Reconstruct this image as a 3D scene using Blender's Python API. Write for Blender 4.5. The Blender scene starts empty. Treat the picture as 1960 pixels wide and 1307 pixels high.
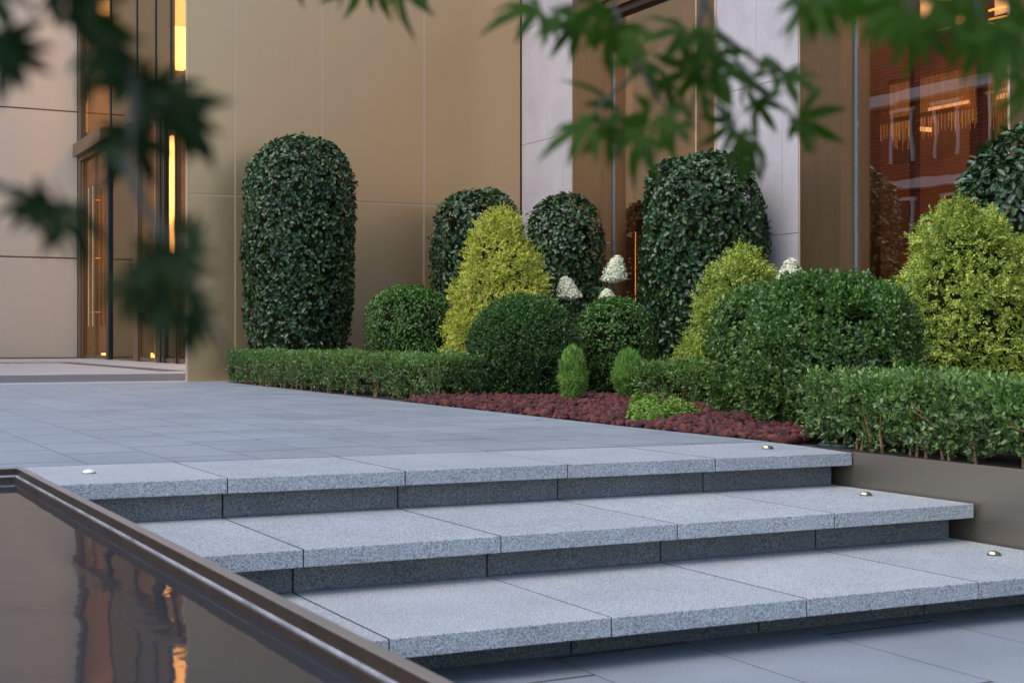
import bpy, bmesh, math, random
import numpy as np
from mathutils import Vector
R = math.radians
sc = bpy.context.scene
# ------------------------------------------------------------ camera, world, sun, exposure
F = 50 / 36 * 1960.0                       # focal length in photo pixels
CX, HY, CAMZ = 980.0, 650.0, 0.5           # principal column, horizon row, eye height over the landing
YAW = 27.63
RT = np.array([math.cos(R(YAW)), -math.sin(R(YAW))])
FW = np.array([math.sin(R(YAW)), math.cos(R(YAW))])
cam_d = bpy.data.cameras.new('camera'); cam = bpy.data.objects.new('camera', cam_d)
sc.collection.objects.link(cam); sc.camera = cam
cam.location = (0, 0, CAMZ); cam.rotation_euler = (R(90), 0, R(-YAW))
cam_d.lens = 50; cam_d.sensor_width = 36; cam_d.shift_y = -3.5 / 1960
cam_d.clip_start = 0.05; cam_d.clip_end = 2000
cam_d.dof.use_dof = True; cam_d.dof.focus_distance = 9.0; cam_d.dof.aperture_fstop = 8.0

w = bpy.data.worlds.new('World'); sc.world = w; w.use_nodes = True
wn = w.node_tree; bg = wn.nodes['Background']
sky = wn.nodes.new('ShaderNodeTexSky'); sky.sky_type = 'NISHITA'; sky.sun_disc = False
SUN_EL, SUN_AZ = 54, 260                    # compass style azimuth, clockwise from +Y
sky.sun_elevation = R(SUN_EL); sky.sun_rotation = R(SUN_AZ)
sky.air_density = 1.0; sky.dust_density = 1.6; sky.ozone_density = 1.0
wn.links.new(sky.outputs[0], bg.inputs[0]); bg.inputs[1].default_value = 0.15
sd = bpy.data.lights.new('sun', 'SUN'); sd.energy = 0.75; sd.angle = R(50); sd.color = (1, .87, .72)
so = bpy.data.objects.new('sun', sd); sc.collection.objects.link(so)
v = Vector((math.sin(R(SUN_AZ)) * math.cos(R(SUN_EL)), math.cos(R(SUN_AZ)) * math.cos(R(SUN_EL)), math.sin(R(SUN_EL))))
so.rotation_euler = v.to_track_quat('Z', 'Y').to_euler(); so.location = (0, -5, 12)
sc.view_settings.view_transform = 'Standard'; sc.view_settings.look = 'None'
sc.view_settings.exposure = 1.02; sc.view_settings.gamma = 1
sc.cycles.use_denoising = True
sc.cycles.transparent_max_bounces = 16

# ------------------------------------------------------------ helpers
def at(px, D, z=None):
    """world x, y of a thing seen at photo column px and D metres ahead of the lens"""
    p = RT * ((px - CX) / F * D) + FW * D
    return (float(p[0]), float(p[1])) if z is None else (float(p[0]), float(p[1]), z)
def ground(px, py, z=0.0):
    return at(px, F * (CAMZ - z) / (py - HY))
def hz(py, D): return CAMZ + (HY - py) / F * D

def tag(o, label=None, cat=None, group=None, kind=None):
    if label: o['label'] = label
    if cat: o['category'] = cat
    if group: o['group'] = group
    if kind: o['kind'] = kind
    return o
def thing(name, loc, label, cat, group=None):
    o = bpy.data.objects.new(name, None); sc.collection.objects.link(o)
    o.location = loc; o.empty_display_size = .1
    return tag(o, label, cat, group)
def mesh(name, V, Fc, mat, parent=None, smooth=False, bevel=0, mats=None, midx=None):
    V = np.asarray(V, dtype=np.float64).reshape(-1, 3)
    if parent is not None:
        p = parent
        while p is not None:
            V = V - np.array(p.location); p = p.parent
    me = bpy.data.meshes.new(name)
    if isinstance(Fc, np.ndarray):
        n, k = Fc.shape
        me.vertices.add(len(V)); me.vertices.foreach_set('co', V.astype(np.float32).ravel())
        me.loops.add(n * k); me.loops.foreach_set('vertex_index', Fc.astype(np.int32).ravel())
        me.polygons.add(n); me.polygons.foreach_set('loop_start', np.arange(0, n * k, k, dtype=np.int32))
        me.update(calc_edges=True)
    else:
        me.from_pydata([tuple(v) for v in V], [], [tuple(f) for f in Fc])
    for m in (mats or [mat]): me.materials.append(m)
    if midx is not None: me.polygons.foreach_set('material_index', np.asarray(midx, dtype=np.int32))
    if smooth: me.polygons.foreach_set('use_smooth', np.ones(len(me.polygons), dtype=bool))
    me.update()
    o = bpy.data.objects.new(name, me); sc.collection.objects.link(o)
    if parent is not None: o.parent = parent
    if bevel:
        b = o.modifiers.new('bevel', 'BEVEL'); b.width = bevel; b.segments = 2; b.limit_method = 'ANGLE'
    return o
class MB:
    def __init__(s): s.V = []; s.F = []
    def add(s, V, Fc):
        n = len(s.V); s.V += [tuple(v) for v in V]; s.F += [tuple(i + n for i in f) for f in Fc]; return s
    def box(s, x0, x1, y0, y1, z0, z1):
        return s.add([(x, y, z) for z in (z0, z1) for x, y in ((x0, y0), (x1, y0), (x1, y1), (x0, y1))],
                     [(3, 2, 1, 0), (4, 5, 6, 7), (0, 1, 5, 4), (1, 2, 6, 5), (2, 3, 7, 6), (3, 0, 4, 7)])
    def prism(s, poly, z0, z1):           # poly counter-clockwise
        n = len(poly)
        return s.add([(x, y, z0) for x, y in poly] + [(x, y, z1) for x, y in poly],
                     [tuple(range(n - 1, -1, -1)), tuple(range(n, 2 * n))] +
                     [(i, (i + 1) % n, (i + 1) % n + n, i + n) for i in range(n)])
    def sheet(s, poly, z):
        return s.add([(x, y, z) for x, y in poly], [tuple(range(len(poly)))])
    def tube(s, pts, rad, seg=7):
        pts = [np.array(p, float) for p in pts]; n = len(pts)
        rad = rad if hasattr(rad, '__len__') else [rad] * n
        V = []; Fc = []
        for i, p in enumerate(pts):
            d = pts[min(i + 1, n - 1)] - pts[max(i - 1, 0)]; d /= np.linalg.norm(d) + 1e-9
            u = np.cross(d, (0, 0, 1) if abs(d[2]) < .9 else (1, 0, 0)); u /= np.linalg.norm(u); q = np.cross(d, u)
            for k in range(seg):
                a = 2 * math.pi * k / seg; V.append(p + rad[i] * (math.cos(a) * u + math.sin(a) * q))
        for i in range(n - 1):
            for k in range(seg):
                a, b = i * seg + k, i * seg + (k + 1) % seg
                Fc.append((a, b, b + seg, a + seg))
        Fc.append(tuple(range(seg - 1, -1, -1))); Fc.append(tuple((n - 1) * seg + k for k in range(seg)))
        return s.add(V, Fc)
    def lathe(s, prof, cx, cy, seg=24):
        V = []; Fc = []
        for r, z in prof:
            for k in range(seg):
                a = 2 * math.pi * k / seg; V.append((cx + r * math.cos(a), cy + r * math.sin(a), z))
        for i in range(len(prof) - 1):
            for k in range(seg):
                a, b = i * seg + k, i * seg + (k + 1) % seg
                Fc.append((a, b, b + seg, a + seg))
        Fc.append(tuple((len(prof) - 1) * seg + k for k in range(seg)))
        return s.add(V, Fc)
    def build(s, name, mat, parent=None, **k): return mesh(name, s.V, s.F, mat, parent, **k)

# ------------------------------------------------------------ materials
def new_mat(name):
    m = bpy.data.materials.new(name); m.use_nodes = True
    nt = m.node_tree; return m, nt, nt.nodes['Principled BSDF'], nt.links
def nd(nt, t, **k):
    n = nt.nodes.new(t)
    for a, b in k.items():
        if a.startswith('i_'):
            kk = a[2:]; n.inputs[int(kk) if kk.isdigit() else kk.replace('_', ' ')].default_value = b
        else: setattr(n, a, b)
    return n
def ramp(nt, stops, interp='LINEAR'):
    r = nt.nodes.new('ShaderNodeValToRGB'); cr = r.color_ramp; cr.interpolation = interp
    while len(cr.elements) < len(stops): cr.elements.new(.5)
    for e, (p, c) in zip(cr.elements, stops):
        e.position = p; e.color = (*c, 1) if len(c) == 3 else c
    return r
def mixc(nt, a, b, fac, mode='MIX'):
    m = nt.nodes.new('ShaderNodeMix'); m.data_type = 'RGBA'; m.blend_type = mode
    for s, val in ((0, fac), (6, a), (7, b)):
        if hasattr(val, 'links'): nt.links.new(val, m.inputs[s])
        else: m.inputs[s].default_value = val if s == 0 else ((*val, 1) if len(val) == 3 else val)
    return m.outputs[2]
def math_n(nt, op, a, b=None, c=None):
    m = nt.nodes.new('ShaderNodeMath'); m.operation = op
    for i, val in enumerate((a, b, c)):
        if val is None: continue
        if hasattr(val, 'links'): nt.links.new(val, m.inputs[i])
        else: m.inputs[i].default_value = val
    return m.outputs[0]
def pos(nt):
    return nt.nodes.new('ShaderNodeNewGeometry').outputs['Position']
def bump(nt, L, bs, h, strength, dist):
    b = nd(nt, 'ShaderNodeBump'); b.inputs['Strength'].default_value = strength; b.inputs['Distance'].default_value = dist
    L.new(h, b.inputs['Height']); L.new(b.outputs[0], bs.inputs['Normal']); return b

def granite(name, c0, c1, c2, rough=.75, blot=.12):
    m, nt, bs, L = new_mat(name); P = pos(nt)
    n1 = nd(nt, 'ShaderNodeTexNoise', i_Scale=190.0, i_Detail=4.0, i_Roughness=.7); L.new(P, n1.inputs['Vector'])
    v1 = nd(nt, 'ShaderNodeTexVoronoi', i_Scale=300.0); L.new(P, v1.inputs['Vector'])
    n3 = nd(nt, 'ShaderNodeTexNoise', i_Scale=3.0, i_Detail=5.0, i_Roughness=.6); L.new(P, n3.inputs['Vector'])
    r1 = ramp(nt, [(.33, c0), (.47, c1), (.62, c2)]); L.new(n1.outputs[0], r1.inputs[0])
    sep = nd(nt, 'ShaderNodeSeparateColor'); L.new(v1.outputs['Color'], sep.inputs[0])
    r2 = ramp(nt, [(.0, (.5, .5, .52)), (.13, (.68, .68, .7)), (.2, (1, 1, 1)), (.85, (1, 1, 1)), (1, (1.18, 1.18, 1.2))]); L.new(sep.outputs[0], r2.inputs[0])
    c = mixc(nt, r1.outputs[0], r2.outputs[0], 1.0, 'MULTIPLY')
    r3 = ramp(nt, [(.3, (1 - blot,) * 3), (.7, (1 + blot * .6,) * 3)]); L.new(n3.outputs[0], r3.inputs[0])
    c = mixc(nt, c, r3.outputs[0], 1.0, 'MULTIPLY')
    oi = nt.nodes.new('ShaderNodeObjectInfo'); ro = ramp(nt, [(0, (.87, .88, .9)), (.5, (.97, .97, .97)), (1, (1.07, 1.06, 1.04))]); L.new(oi.outputs['Random'], ro.inputs[0])
    c = mixc(nt, c, ro.outputs[0], 1.0, 'MULTIPLY')
    L.new(c, bs.inputs['Base Color']); bs.inputs['Roughness'].default_value = rough
    bump(nt, L, bs, n1.outputs[0], .35, .0015)
    return m
M = {}
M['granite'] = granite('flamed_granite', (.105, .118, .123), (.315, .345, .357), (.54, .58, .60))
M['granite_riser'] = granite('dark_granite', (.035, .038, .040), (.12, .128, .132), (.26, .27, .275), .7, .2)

def paving(name, base, wid, lng, tone=.07, rough=.62):
    """long slabs with thin dark joints: continuous joints along world y, staggered joints along x"""
    m, nt, bs, L = new_mat(name); P = pos(nt)
    sx = nd(nt, 'ShaderNodeSeparateXYZ'); L.new(P, sx.inputs[0])
    u = math_n(nt, 'DIVIDE', math_n(nt, 'SUBTRACT', sx.outputs[0], 1.14), wid)
    ui = math_n(nt, 'FLOOR', u); uf = math_n(nt, 'FRACT', u)
    wn1 = nd(nt, 'ShaderNodeTexWhiteNoise', noise_dimensions='1D'); L.new(ui, wn1.inputs['W'])
    vv = math_n(nt, 'ADD', math_n(nt, 'DIVIDE', sx.outputs[1], lng), wn1.outputs[0])
    vi = math_n(nt, 'FLOOR', vv); vf = math_n(nt, 'FRACT', vv)
    du = math_n(nt, 'MULTIPLY', math_n(nt, 'MINIMUM', uf, math_n(nt, 'SUBTRACT', 1.0, uf)), wid)
    dv = math_n(nt, 'MULTIPLY', math_n(nt, 'MINIMUM', vf, math_n(nt, 'SUBTRACT', 1.0, vf)), lng)
    d = math_n(nt, 'MINIMUM', du, math_n(nt, 'MULTIPLY', dv, .33))
    cmb = nd(nt, 'ShaderNodeCombineXYZ'); L.new(ui, cmb.inputs[0]); L.new(vi, cmb.inputs[1])
    wn2 = nd(nt, 'ShaderNodeTexWhiteNoise', noise_dimensions='3D'); L.new(cmb.outputs[0], wn2.inputs['Vector'])
    tonev = math_n(nt, 'ADD', math_n(nt, 'MULTIPLY', wn2.outputs[0], tone * 2), 1 - tone)
    n1 = nd(nt, 'ShaderNodeTexNoise', i_Scale=220.0, i_Detail=3.0, i_Roughness=.7); L.new(P, n1.inputs['Vector'])
    r1 = ramp(nt, [(.35, tuple(x * .72 for x in base)), (.5, base), (.65, tuple(x * 1.3 for x in base))]); L.new(n1.outputs[0], r1.inputs[0])
    c = mixc(nt, r1.outputs[0], tonev, 1.0, 'MULTIPLY')
    n3 = nd(nt, 'ShaderNodeTexNoise', i_Scale=1.3, i_Detail=6.0, i_Roughness=.65); L.new(P, n3.inputs['Vector'])
    r3 = ramp(nt, [(.3, (.82, .82, .83)), (.5, (.98, .98, .98)), (.7, (1.1, 1.1, 1.09))]); L.new(n3.outputs[0], r3.inputs[0])
    c = mixc(nt, c, r3.outputs[0], 1.0, 'MULTIPLY')
    jt = math_n(nt, 'LESS_THAN', d, .0022)
    c = mixc(nt, c, tuple(x * .16 for x in base), jt)
    L.new(c, bs.inputs['Base Color']); 
    rr = math_n(nt, 'ADD', math_n(nt, 'MULTIPLY', n3.outputs[0], .25), rough - .12); L.new(rr, bs.inputs['Roughness'])
    h = math_n(nt, 'ADD', math_n(nt, 'MULTIPLY', math_n(nt, 'MINIMUM', d, .004), 250), math_n(nt, 'MULTIPLY', n1.outputs[0], .25))
    bump(nt, L, bs, h, .5, .0015)
    return m
M['paving'] = paving('grey_paving', (.225, .26, .29), .345, .68, .06)
M['lower_paving'] = paving('lower_paving', (.225, .258, .287), .47, .9, .03)
M['white_stone'] = paving('pale_paving', (.36, .375, .40), .9, .9, .04)
M['band_stone'] = paving('dark_band_paving', (.085, .096, .115), .9, .45, .08)

def metal(name, col, rough=.3, met=.85, streak=.1, axis=2):
    m, nt, bs, L = new_mat(name); P = pos(nt)
    mp = nd(nt, 'ShaderNodeMapping'); s = [90, 90, 90]; s[axis] = .6; mp.inputs['Scale'].default_value = s
    L.new(P, mp.inputs['Vector'])
    n = nd(nt, 'ShaderNodeTexNoise', i_Scale=1.0, i_Detail=3.0); L.new(mp.outputs[0], n.inputs['Vector'])
    n2 = nd(nt, 'ShaderNodeTexNoise', i_Scale=.7, i_Detail=3.0); L.new(P, n2.inputs['Vector'])
    r = ramp(nt, [(.3, tuple(x * (1 - streak) for x in col)), (.7, tuple(x * (1 + streak) for x in col))]); L.new(n.outputs[0], r.inputs[0])
    L.new(r.outputs[0], bs.inputs['Base Color']); bs.inputs['Metallic'].default_value = met
    L.new(math_n(nt, 'ADD', math_n(nt, 'MULTIPLY', n2.outputs[0], .18), rough - .09), bs.inputs['Roughness'])
    bump(nt, L, bs, n2.outputs[0], .06, .01)
    return m
M['gold'] = metal('champagne_metal', (.60, .415, .23), .38, .7, .015)
M['gold_jamb'] = metal('bronze_jamb_metal', (.225, .15, .085), .36, .75, .12)
M['gold_dark'] = metal('dark_bronze_metal', (.17, .12, .075), .35, .85, .12)
M['trim'] = metal('pale_trim_metal', (.60, .44, .30), .45, .3, .03)
M['rim'] = metal('bronze_rim_metal', (.40, .345, .29), .4, .8, .05, 1)
M['planter_metal'] = metal('planter_metal', (.27, .232, .185), .38, .8, .04, 1)
M['brass'] = metal('brass', (.70, .50, .27), .22, .95, .05)

def limestone(name, col):
    m, nt, bs, L = new_mat(name); P = pos(nt)
    n1 = nd(nt, 'ShaderNodeTexNoise', i_Scale=70.0, i_Detail=4.0, i_Roughness=.7); L.new(P, n1.inputs['Vector'])
    n2 = nd(nt, 'ShaderNodeTexNoise', i_Scale=2.2, i_Detail=6.0, i_Roughness=.6); L.new(P, n2.inputs['Vector'])
    v1 = nd(nt, 'ShaderNodeTexVoronoi', i_Scale=38.0); L.new(P, v1.inputs['Vector'])
    r1 = ramp(nt, [(.25, tuple(x * .8 for x in col)), (.5, col), (.75, tuple(min(1, x * 1.13) for x in col))]); L.new(n1.outputs[0], r1.inputs[0])
    r2 = ramp(nt, [(.3, (.88, .88, .88)), (.7, (1.06, 1.06, 1.06))]); L.new(n2.outputs[0], r2.inputs[0])
    c = mixc(nt, r1.outputs[0], r2.outputs[0], 1.0, 'MULTIPLY')
    r4 = ramp(nt, [(.0, (.62, .6, .6)), (.10, (.8, .79, .79)), (.16, (1, 1, 1))]); L.new(v1.outputs['Distance'], r4.inputs[0])
    c = mixc(nt, c, r4.outputs[0], .7, 'MULTIPLY')
    L.new(c, bs.inputs['Base Color']); bs.inputs['Roughness'].default_value = .6
    bump(nt, L, bs, n1.outputs[0], .2, .002)
    return m
M['limestone'] = limestone('lilac_limestone', (.47, .44, .46))
M['beige_panel'] = metal('satin_beige_metal', (.72, .64, .50), .5, .15, .02)

def plain(name, col, rough=.6, met=0, em=None, es=0, noise=0, scale=8):
    m, nt, bs, L = new_mat(name)
    bs.inputs['Base Color'].default_value = (*col, 1); bs.inputs['Roughness'].default_value = rough; bs.inputs['Metallic'].default_value = met
    if noise:
        P = pos(nt); n = nd(nt, 'ShaderNodeTexNoise', i_Scale=float(scale), i_Detail=5.0, i_Roughness=.65); L.new(P, n.inputs['Vector'])
        r = ramp(nt, [(.3, tuple(x * (1 - noise) for x in col)), (.7, tuple(x * (1 + noise) for x in col))]); L.new(n.outputs[0], r.inputs[0])
        L.new(r.outputs[0], bs.inputs['Base Color']); bump(nt, L, bs, n.outputs[0], .3, .01)
    if em:
        bs.inputs['Emission Color'].default_value = (*em, 1); bs.inputs['Emission Strength'].default_value = es
    return m
M['inner_face'] = plain('dark_wet_bronze', (.05, .036, .028), .35, .2, noise=.2, scale=12)
M['joint'] = plain('dark_joint', (.02, .02, .022), .9, noise=.2)
M['soil'] = plain('soil', (.035, .026, .02), .95, noise=.5, scale=30)
M['room_brown'] = plain('interior_brown', (.17, .10, .07), .6, noise=.12, scale=2)
M['room_dark'] = plain('interior_dark', (.035, .022, .02), .5, noise=.15, scale=3)
M['room_wall'] = plain('interior_plaster', (.30, .20, .13), .7, noise=.1, scale=2)
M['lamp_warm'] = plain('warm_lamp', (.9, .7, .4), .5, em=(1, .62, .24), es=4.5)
M['lamp_soft'] = plain('soft_warm_lamp', (.9, .7, .4), .5, em=(1, .52, .16), es=2.2)
M['lamp_bead2'] = plain('bead_lamp_bright', (.8, .5, .25), .4, em=(1, .6, .25), es=.35)
M['fill_lobby'] = plain('lobby_fill', (.9, .7, .4), .5, em=(1, .60, .26), es=1.7)  # glow added over the lobby to brighten it
M['aged_brass'] = plain('aged_brass', (.16, .14, .11), .42, .7)
M['fill_room'] = plain('room_fill', (.9, .7, .4), .5, em=(1, .66, .40), es=1.1)  # glow for the lights added to brighten the room
M['lamp_bead'] = plain('bead_lamp', (.8, .5, .25), .4, em=(1, .6, .25), es=.16)
M['lens'] = plain('lens_light', (.9, .8, .6), .3, em=(1, .6, .22), es=1.8)
M['silver'] = plain('brushed_silver', (.17, .17, .18), .35, .9)
M['wet_ledge'] = plain('wet_sky_ledge', (.30, .32, .36), .3, noise=.45, scale=7)  # wet ledge, reflected sky put into its pale blotchy colour
M['white_dome'] = plain('frosted_dome', (.75, .78, .82), .35)
M['lid'] = plain('green_plastic', (.03, .07, .05), .45, noise=.2, scale=20)
M['frame_dark'] = plain('dark_frame', (.03, .035, .045), .35, .3, noise=.1)
M['frame_blue'] = plain('glass_edge', (.16, .22, .26), .15, .2, noise=.2, scale=20)
M['white_paint'] = plain('white_paint', (.85, .85, .85), .6, noise=.05, scale=5)
M['bark'] = plain('bark', (.24, .135, .08), .85, noise=.35, scale=60)
M['twig'] = plain('maple_twig', (.035, .045, .03), .6, noise=.3, scale=60)
M['pot'] = plain('dark_pot', (.04, .035, .03), .4, noise=.2)
M['roof'] = plain('grey_roof', (.12, .12, .125), .8, noise=.2)

def glass(name, tint, refl, fac, rough=.0, graze=1.0):
    m, nt, bs, L = new_mat(name)
    out = nt.nodes['Material Output']
    tr = nd(nt, 'ShaderNodeBsdfTransparent'); tr.inputs[0].default_value = (*tint, 1)
    gl = nd(nt, 'ShaderNodeBsdfGlossy'); gl.inputs['Color'].default_value = (*refl, 1); gl.inputs['Roughness'].default_value = rough
    lw = nd(nt, 'ShaderNodeLayerWeight', i_Blend=.5)
    P = pos(nt); n = nd(nt, 'ShaderNodeTexNoise', i_Scale=1.1, i_Detail=2.0); L.new(P, n.inputs['Vector'])
    b = nd(nt, 'ShaderNodeBump'); b.inputs['Strength'].default_value = .12; b.inputs['Distance'].default_value = .012
    L.new(n.outputs[0], b.inputs['Height']); L.new(b.outputs[0], gl.inputs['Normal'])
    f = math_n(nt, 'MINIMUM', math_n(nt, 'ADD', math_n(nt, 'MULTIPLY', math_n(nt, 'POWER', lw.outputs['Facing'], 4.0), graze), fac), 1.0)
    mx = nd(nt, 'ShaderNodeMixShader'); L.new(f, mx.inputs[0]); L.new(tr.outputs[0], mx.inputs[1]); L.new(gl.outputs[0], mx.inputs[2])
    L.new(mx.outputs[0], out.inputs[0]); return m
M['glass'] = glass('tinted_glass', (.80, .66, .54), (.95, .88, .85), .21)
M['door_glass'] = glass('door_glass', (.86, .70, .50), (.8, .66, .48), .10, .0, .5)
M['mirror_panel'] = glass('bronze_mirror_glass', (.35, .26, .2), (.44, .36, .24), .5, .06)

def brick(name):
    m, nt, bs, L = new_mat(name); P = pos(nt)
    sx = nd(nt, 'ShaderNodeSeparateXYZ'); L.new(P, sx.inputs[0]); cb = nd(nt, 'ShaderNodeCombineXYZ')
    L.new(math_n(nt, 'ADD', sx.outputs[0], sx.outputs[1]), cb.inputs[0]); L.new(sx.outputs[2], cb.inputs[1])
    bt = nd(nt, 'ShaderNodeTexBrick'); L.new(cb.outputs[0], bt.inputs['Vector'])
    bt.inputs['Scale'].default_value = 1; bt.inputs['Brick Width'].default_value = .24; bt.inputs['Row Height'].default_value = .085
    bt.inputs['Mortar Size'].default_value = .012
    bt.inputs['Color1'].default_value = (.42, .12, .065, 1); bt.inputs['Color2'].default_value = (.27, .07, .045, 1); bt.inputs['Mortar'].default_value = (.10, .05, .04, 1)
    L.new(bt.outputs[0], bs.inputs['Base Color']); bs.inputs['Roughness'].default_value = .85
    return m
M['brick'] = brick('red_brick')

def leafmat(name, cols, rough=.4, trans=.18, clump=.25, spec=.5, tcol=None):
    """per-leaf colour variety of the species, slow patchy variety over the plant, a little translucency"""
    m, nt, bs, L = new_mat(name); out = nt.nodes['Material Output']
    g = nt.nodes.new('ShaderNodeNewGeometry')
    k = len(cols); r = ramp(nt, [(i / (k - 1), c) for i, c in enumerate(cols)]); L.new(g.outputs['Random Per Island'], r.inputs[0])
    n = nd(nt, 'ShaderNodeTexNoise', i_Scale=4.5, i_Detail=3.0); L.new(g.outputs['Position'], n.inputs['Vector'])
    r2 = ramp(nt, [(.3, (1 - clump,) * 3), (.7, (1 + clump,) * 3)]); L.new(n.outputs[0], r2.inputs[0])
    c = mixc(nt, r.outputs[0], r2.outputs[0], 1.0, 'MULTIPLY')
    L.new(c, bs.inputs['Base Color']); bs.inputs['Roughness'].default_value = rough
    bs.inputs['Specular IOR Level'].default_value = spec
    t = nd(nt, 'ShaderNodeBsdfTranslucent'); L.new(mixc(nt, c, tcol or (1.2, 1.5, .6), 1.0, 'MULTIPLY'), t.inputs[0])
    mx = nd(nt, 'ShaderNodeMixShader'); mx.inputs[0].default_value = trans
    L.new(bs.outputs[0], mx.inputs[1]); L.new(t.outputs[0], mx.inputs[2]); L.new(mx.outputs[0], out.inputs[0])
    return m
M['leaf_topiary'] = leafmat('glossy_dark_leaf', [(0.0119, 0.0368, 0.0137), (0.0178, 0.0524, 0.0188), (0.0218, 0.0629, 0.0205), (0.0347, 0.089, 0.0214), (0.0495, 0.1257, 0.0256)], .33, .1, .2, .6)
M['leaf_ball'] = leafmat('ball_leaf', [(0.024, 0.0688, 0.0108), (0.0336, 0.1, 0.0144), (0.048, 0.1375, 0.018), (0.072, 0.1875, 0.027)], .38, .15, .25)
M['leaf_ball_dark'] = leafmat('dark_ball_leaf', [(0.0168, 0.0483, 0.0112), (0.0264, 0.069, 0.016), (0.036, 0.092, 0.0192), (0.054, 0.1265, 0.024)], .4, .12, .2)
M['leaf_box'] = leafmat('boxwood_leaf', [(0.0253, 0.0598, 0.0153), (0.046, 0.1035, 0.0238), (0.0633, 0.138, 0.0298), (0.0978, 0.184, 0.0382), (0.138, 0.2185, 0.051)], .34, .15, .3, .6)
M['leaf_hedge'] = leafmat('hedge_leaf', [(0.0314, 0.0651, 0.0234), (0.0524, 0.1051, 0.0315), (0.0787, 0.1472, 0.0405), (0.1154, 0.1997, 0.054), (0.168, 0.2523, 0.072)], .34, .15, .3, .6)
M['leaf_paler'] = leafmat('paler_leaf', [(0.0616, 0.1396, 0.0297), (0.1056, 0.214, 0.0446), (0.1672, 0.2884, 0.0693), (0.2375, 0.3536, 0.099)], .36, .25, .2, .5)  # paler leaf colour, mixed in more towards the top
M['leaf_ball_paler'] = leafmat('paler_ball_leaf', [(.04, .11, .018), (.065, .17, .025), (.10, .23, .035)], .36, .22, .2, .5)
M['leaf_gold'] = leafmat('golden_leaf', [(0.1606, 0.205, 0.0275), (0.3212, 0.3739, 0.0481), (0.4695, 0.5066, 0.0689), (0.6176, 0.603, 0.0963), (0.6176, 0.4825, 0.1102)], .5, .25, .2, .4, (1.1, 1.25, .8))
M['leaf_green_gold'] = leafmat('yellow_green_leaf', [(0.0801, 0.1385, 0.0166), (0.1829, 0.2654, 0.0345), (0.2972, 0.3924, 0.0551), (0.4343, 0.5078, 0.0826), (0.5258, 0.5309, 0.1102)], .5, .25, .2, .4, (1.1, 1.25, .8))
M['needle'] = leafmat('fine_needle', [(.07, .16, .025), (.12, .26, .045), (.20, .36, .07), (.34, .45, .13)], .6, .3, .2, .3)
M['sedum'] = leafmat('sedum_leaf', [(.10, .19, .025), (.17, .29, .04), (.26, .38, .07)], .45, .2, .2)
M['grass'] = leafmat('grass_blade', [(.05, .13, .03), (.08, .2, .04), (.14, .26, .07)], .6, .25, .2, .3)
M['petal'] = leafmat('cream_petal', [(.66, .70, .50), (.82, .83, .66), (.92, .90, .76)], .6, .3, .06, .3, (1, 1, .9))
M['core'] = plain('inner_core', (.020, .022, .010), .9, noise=.5, scale=60)  # stands for twigs, with the shade between leaves put into its near-black colour
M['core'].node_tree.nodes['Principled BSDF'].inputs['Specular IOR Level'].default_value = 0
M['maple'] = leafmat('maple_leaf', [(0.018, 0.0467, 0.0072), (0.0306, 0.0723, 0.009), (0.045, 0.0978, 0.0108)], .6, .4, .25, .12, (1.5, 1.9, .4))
M['maple_shade'] = leafmat('shaded_maple_leaf', [(0.0043, 0.0145, 0.0028), (0.0064, 0.0198, 0.0035), (0.0093, 0.0264, 0.0049)], .6, .15, .2, .12, (1.2, 1.6, .5))  # darker copy of the maple leaf, shade of the undersides put into its colour
M['palm'] = leafmat('palm_leaf', [(.01, .03, .01), (.02, .05, .015)], .4, .1)

def rockmat():
    m, nt, bs, L = new_mat('lava_rock'); g = nt.nodes.new('ShaderNodeNewGeometry')
    r = ramp(nt, [(0, (.030, .010, .011)), (.35, (.075, .016, .016)), (.65, (.125, .027, .022)), (.85, (.16, .050, .036)), (1, (.095, .036, .045))]); L.new(g.outputs['Random Per Island'], r.inputs[0])
    n = nd(nt, 'ShaderNodeTexNoise', i_Scale=160.0, i_Detail=4.0, i_Roughness=.7); L.new(g.outputs['Position'], n.inputs['Vector'])
    r2 = ramp(nt, [(.35, (.55, .5, .5)), (.65, (1.25, 1.2, 1.2))]); L.new(n.outputs[0], r2.inputs[0])
    L.new(mixc(nt, r.outputs[0], r2.outputs[0], 1.0, 'MULTIPLY'), bs.inputs['Base Color']); bs.inputs['Roughness'].default_value = .9
    bump(nt, L, bs, n.outputs[0], .8, .006); return m
M['lava'] = rockmat()

def water():
    m, nt, bs, L = new_mat('pool_water'); P = pos(nt)
    bs.inputs['Base Color'].default_value = (.030, .033, .040, 1); bs.inputs['Roughness'].default_value = .035; bs.inputs['IOR'].default_value = 1.2; bs.inputs['Specular Tint'].default_value = (.84, .92, 1, 1)
    mp = nd(nt, 'ShaderNodeMapping'); mp.inputs['Scale'].default_value = (1.0, .35, 1); mp.inputs['Rotation'].default_value = (0, 0, R(20)); L.new(P, mp.inputs['Vector'])
    n = nd(nt, 'ShaderNodeTexNoise', i_Scale=4.0, i_Detail=2.0); L.new(mp.outputs[0], n.inputs['Vector'])
    n2 = nd(nt, 'ShaderNodeTexNoise', i_Scale=22.0, i_Detail=2.0); L.new(P, n2.inputs['Vector'])
    bump(nt, L, bs, math_n(nt, 'ADD', n.outputs[0], math_n(nt, 'MULTIPLY', n2.outputs[0], .06)), .25, .012)
    return m
M['water'] = water()

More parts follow.
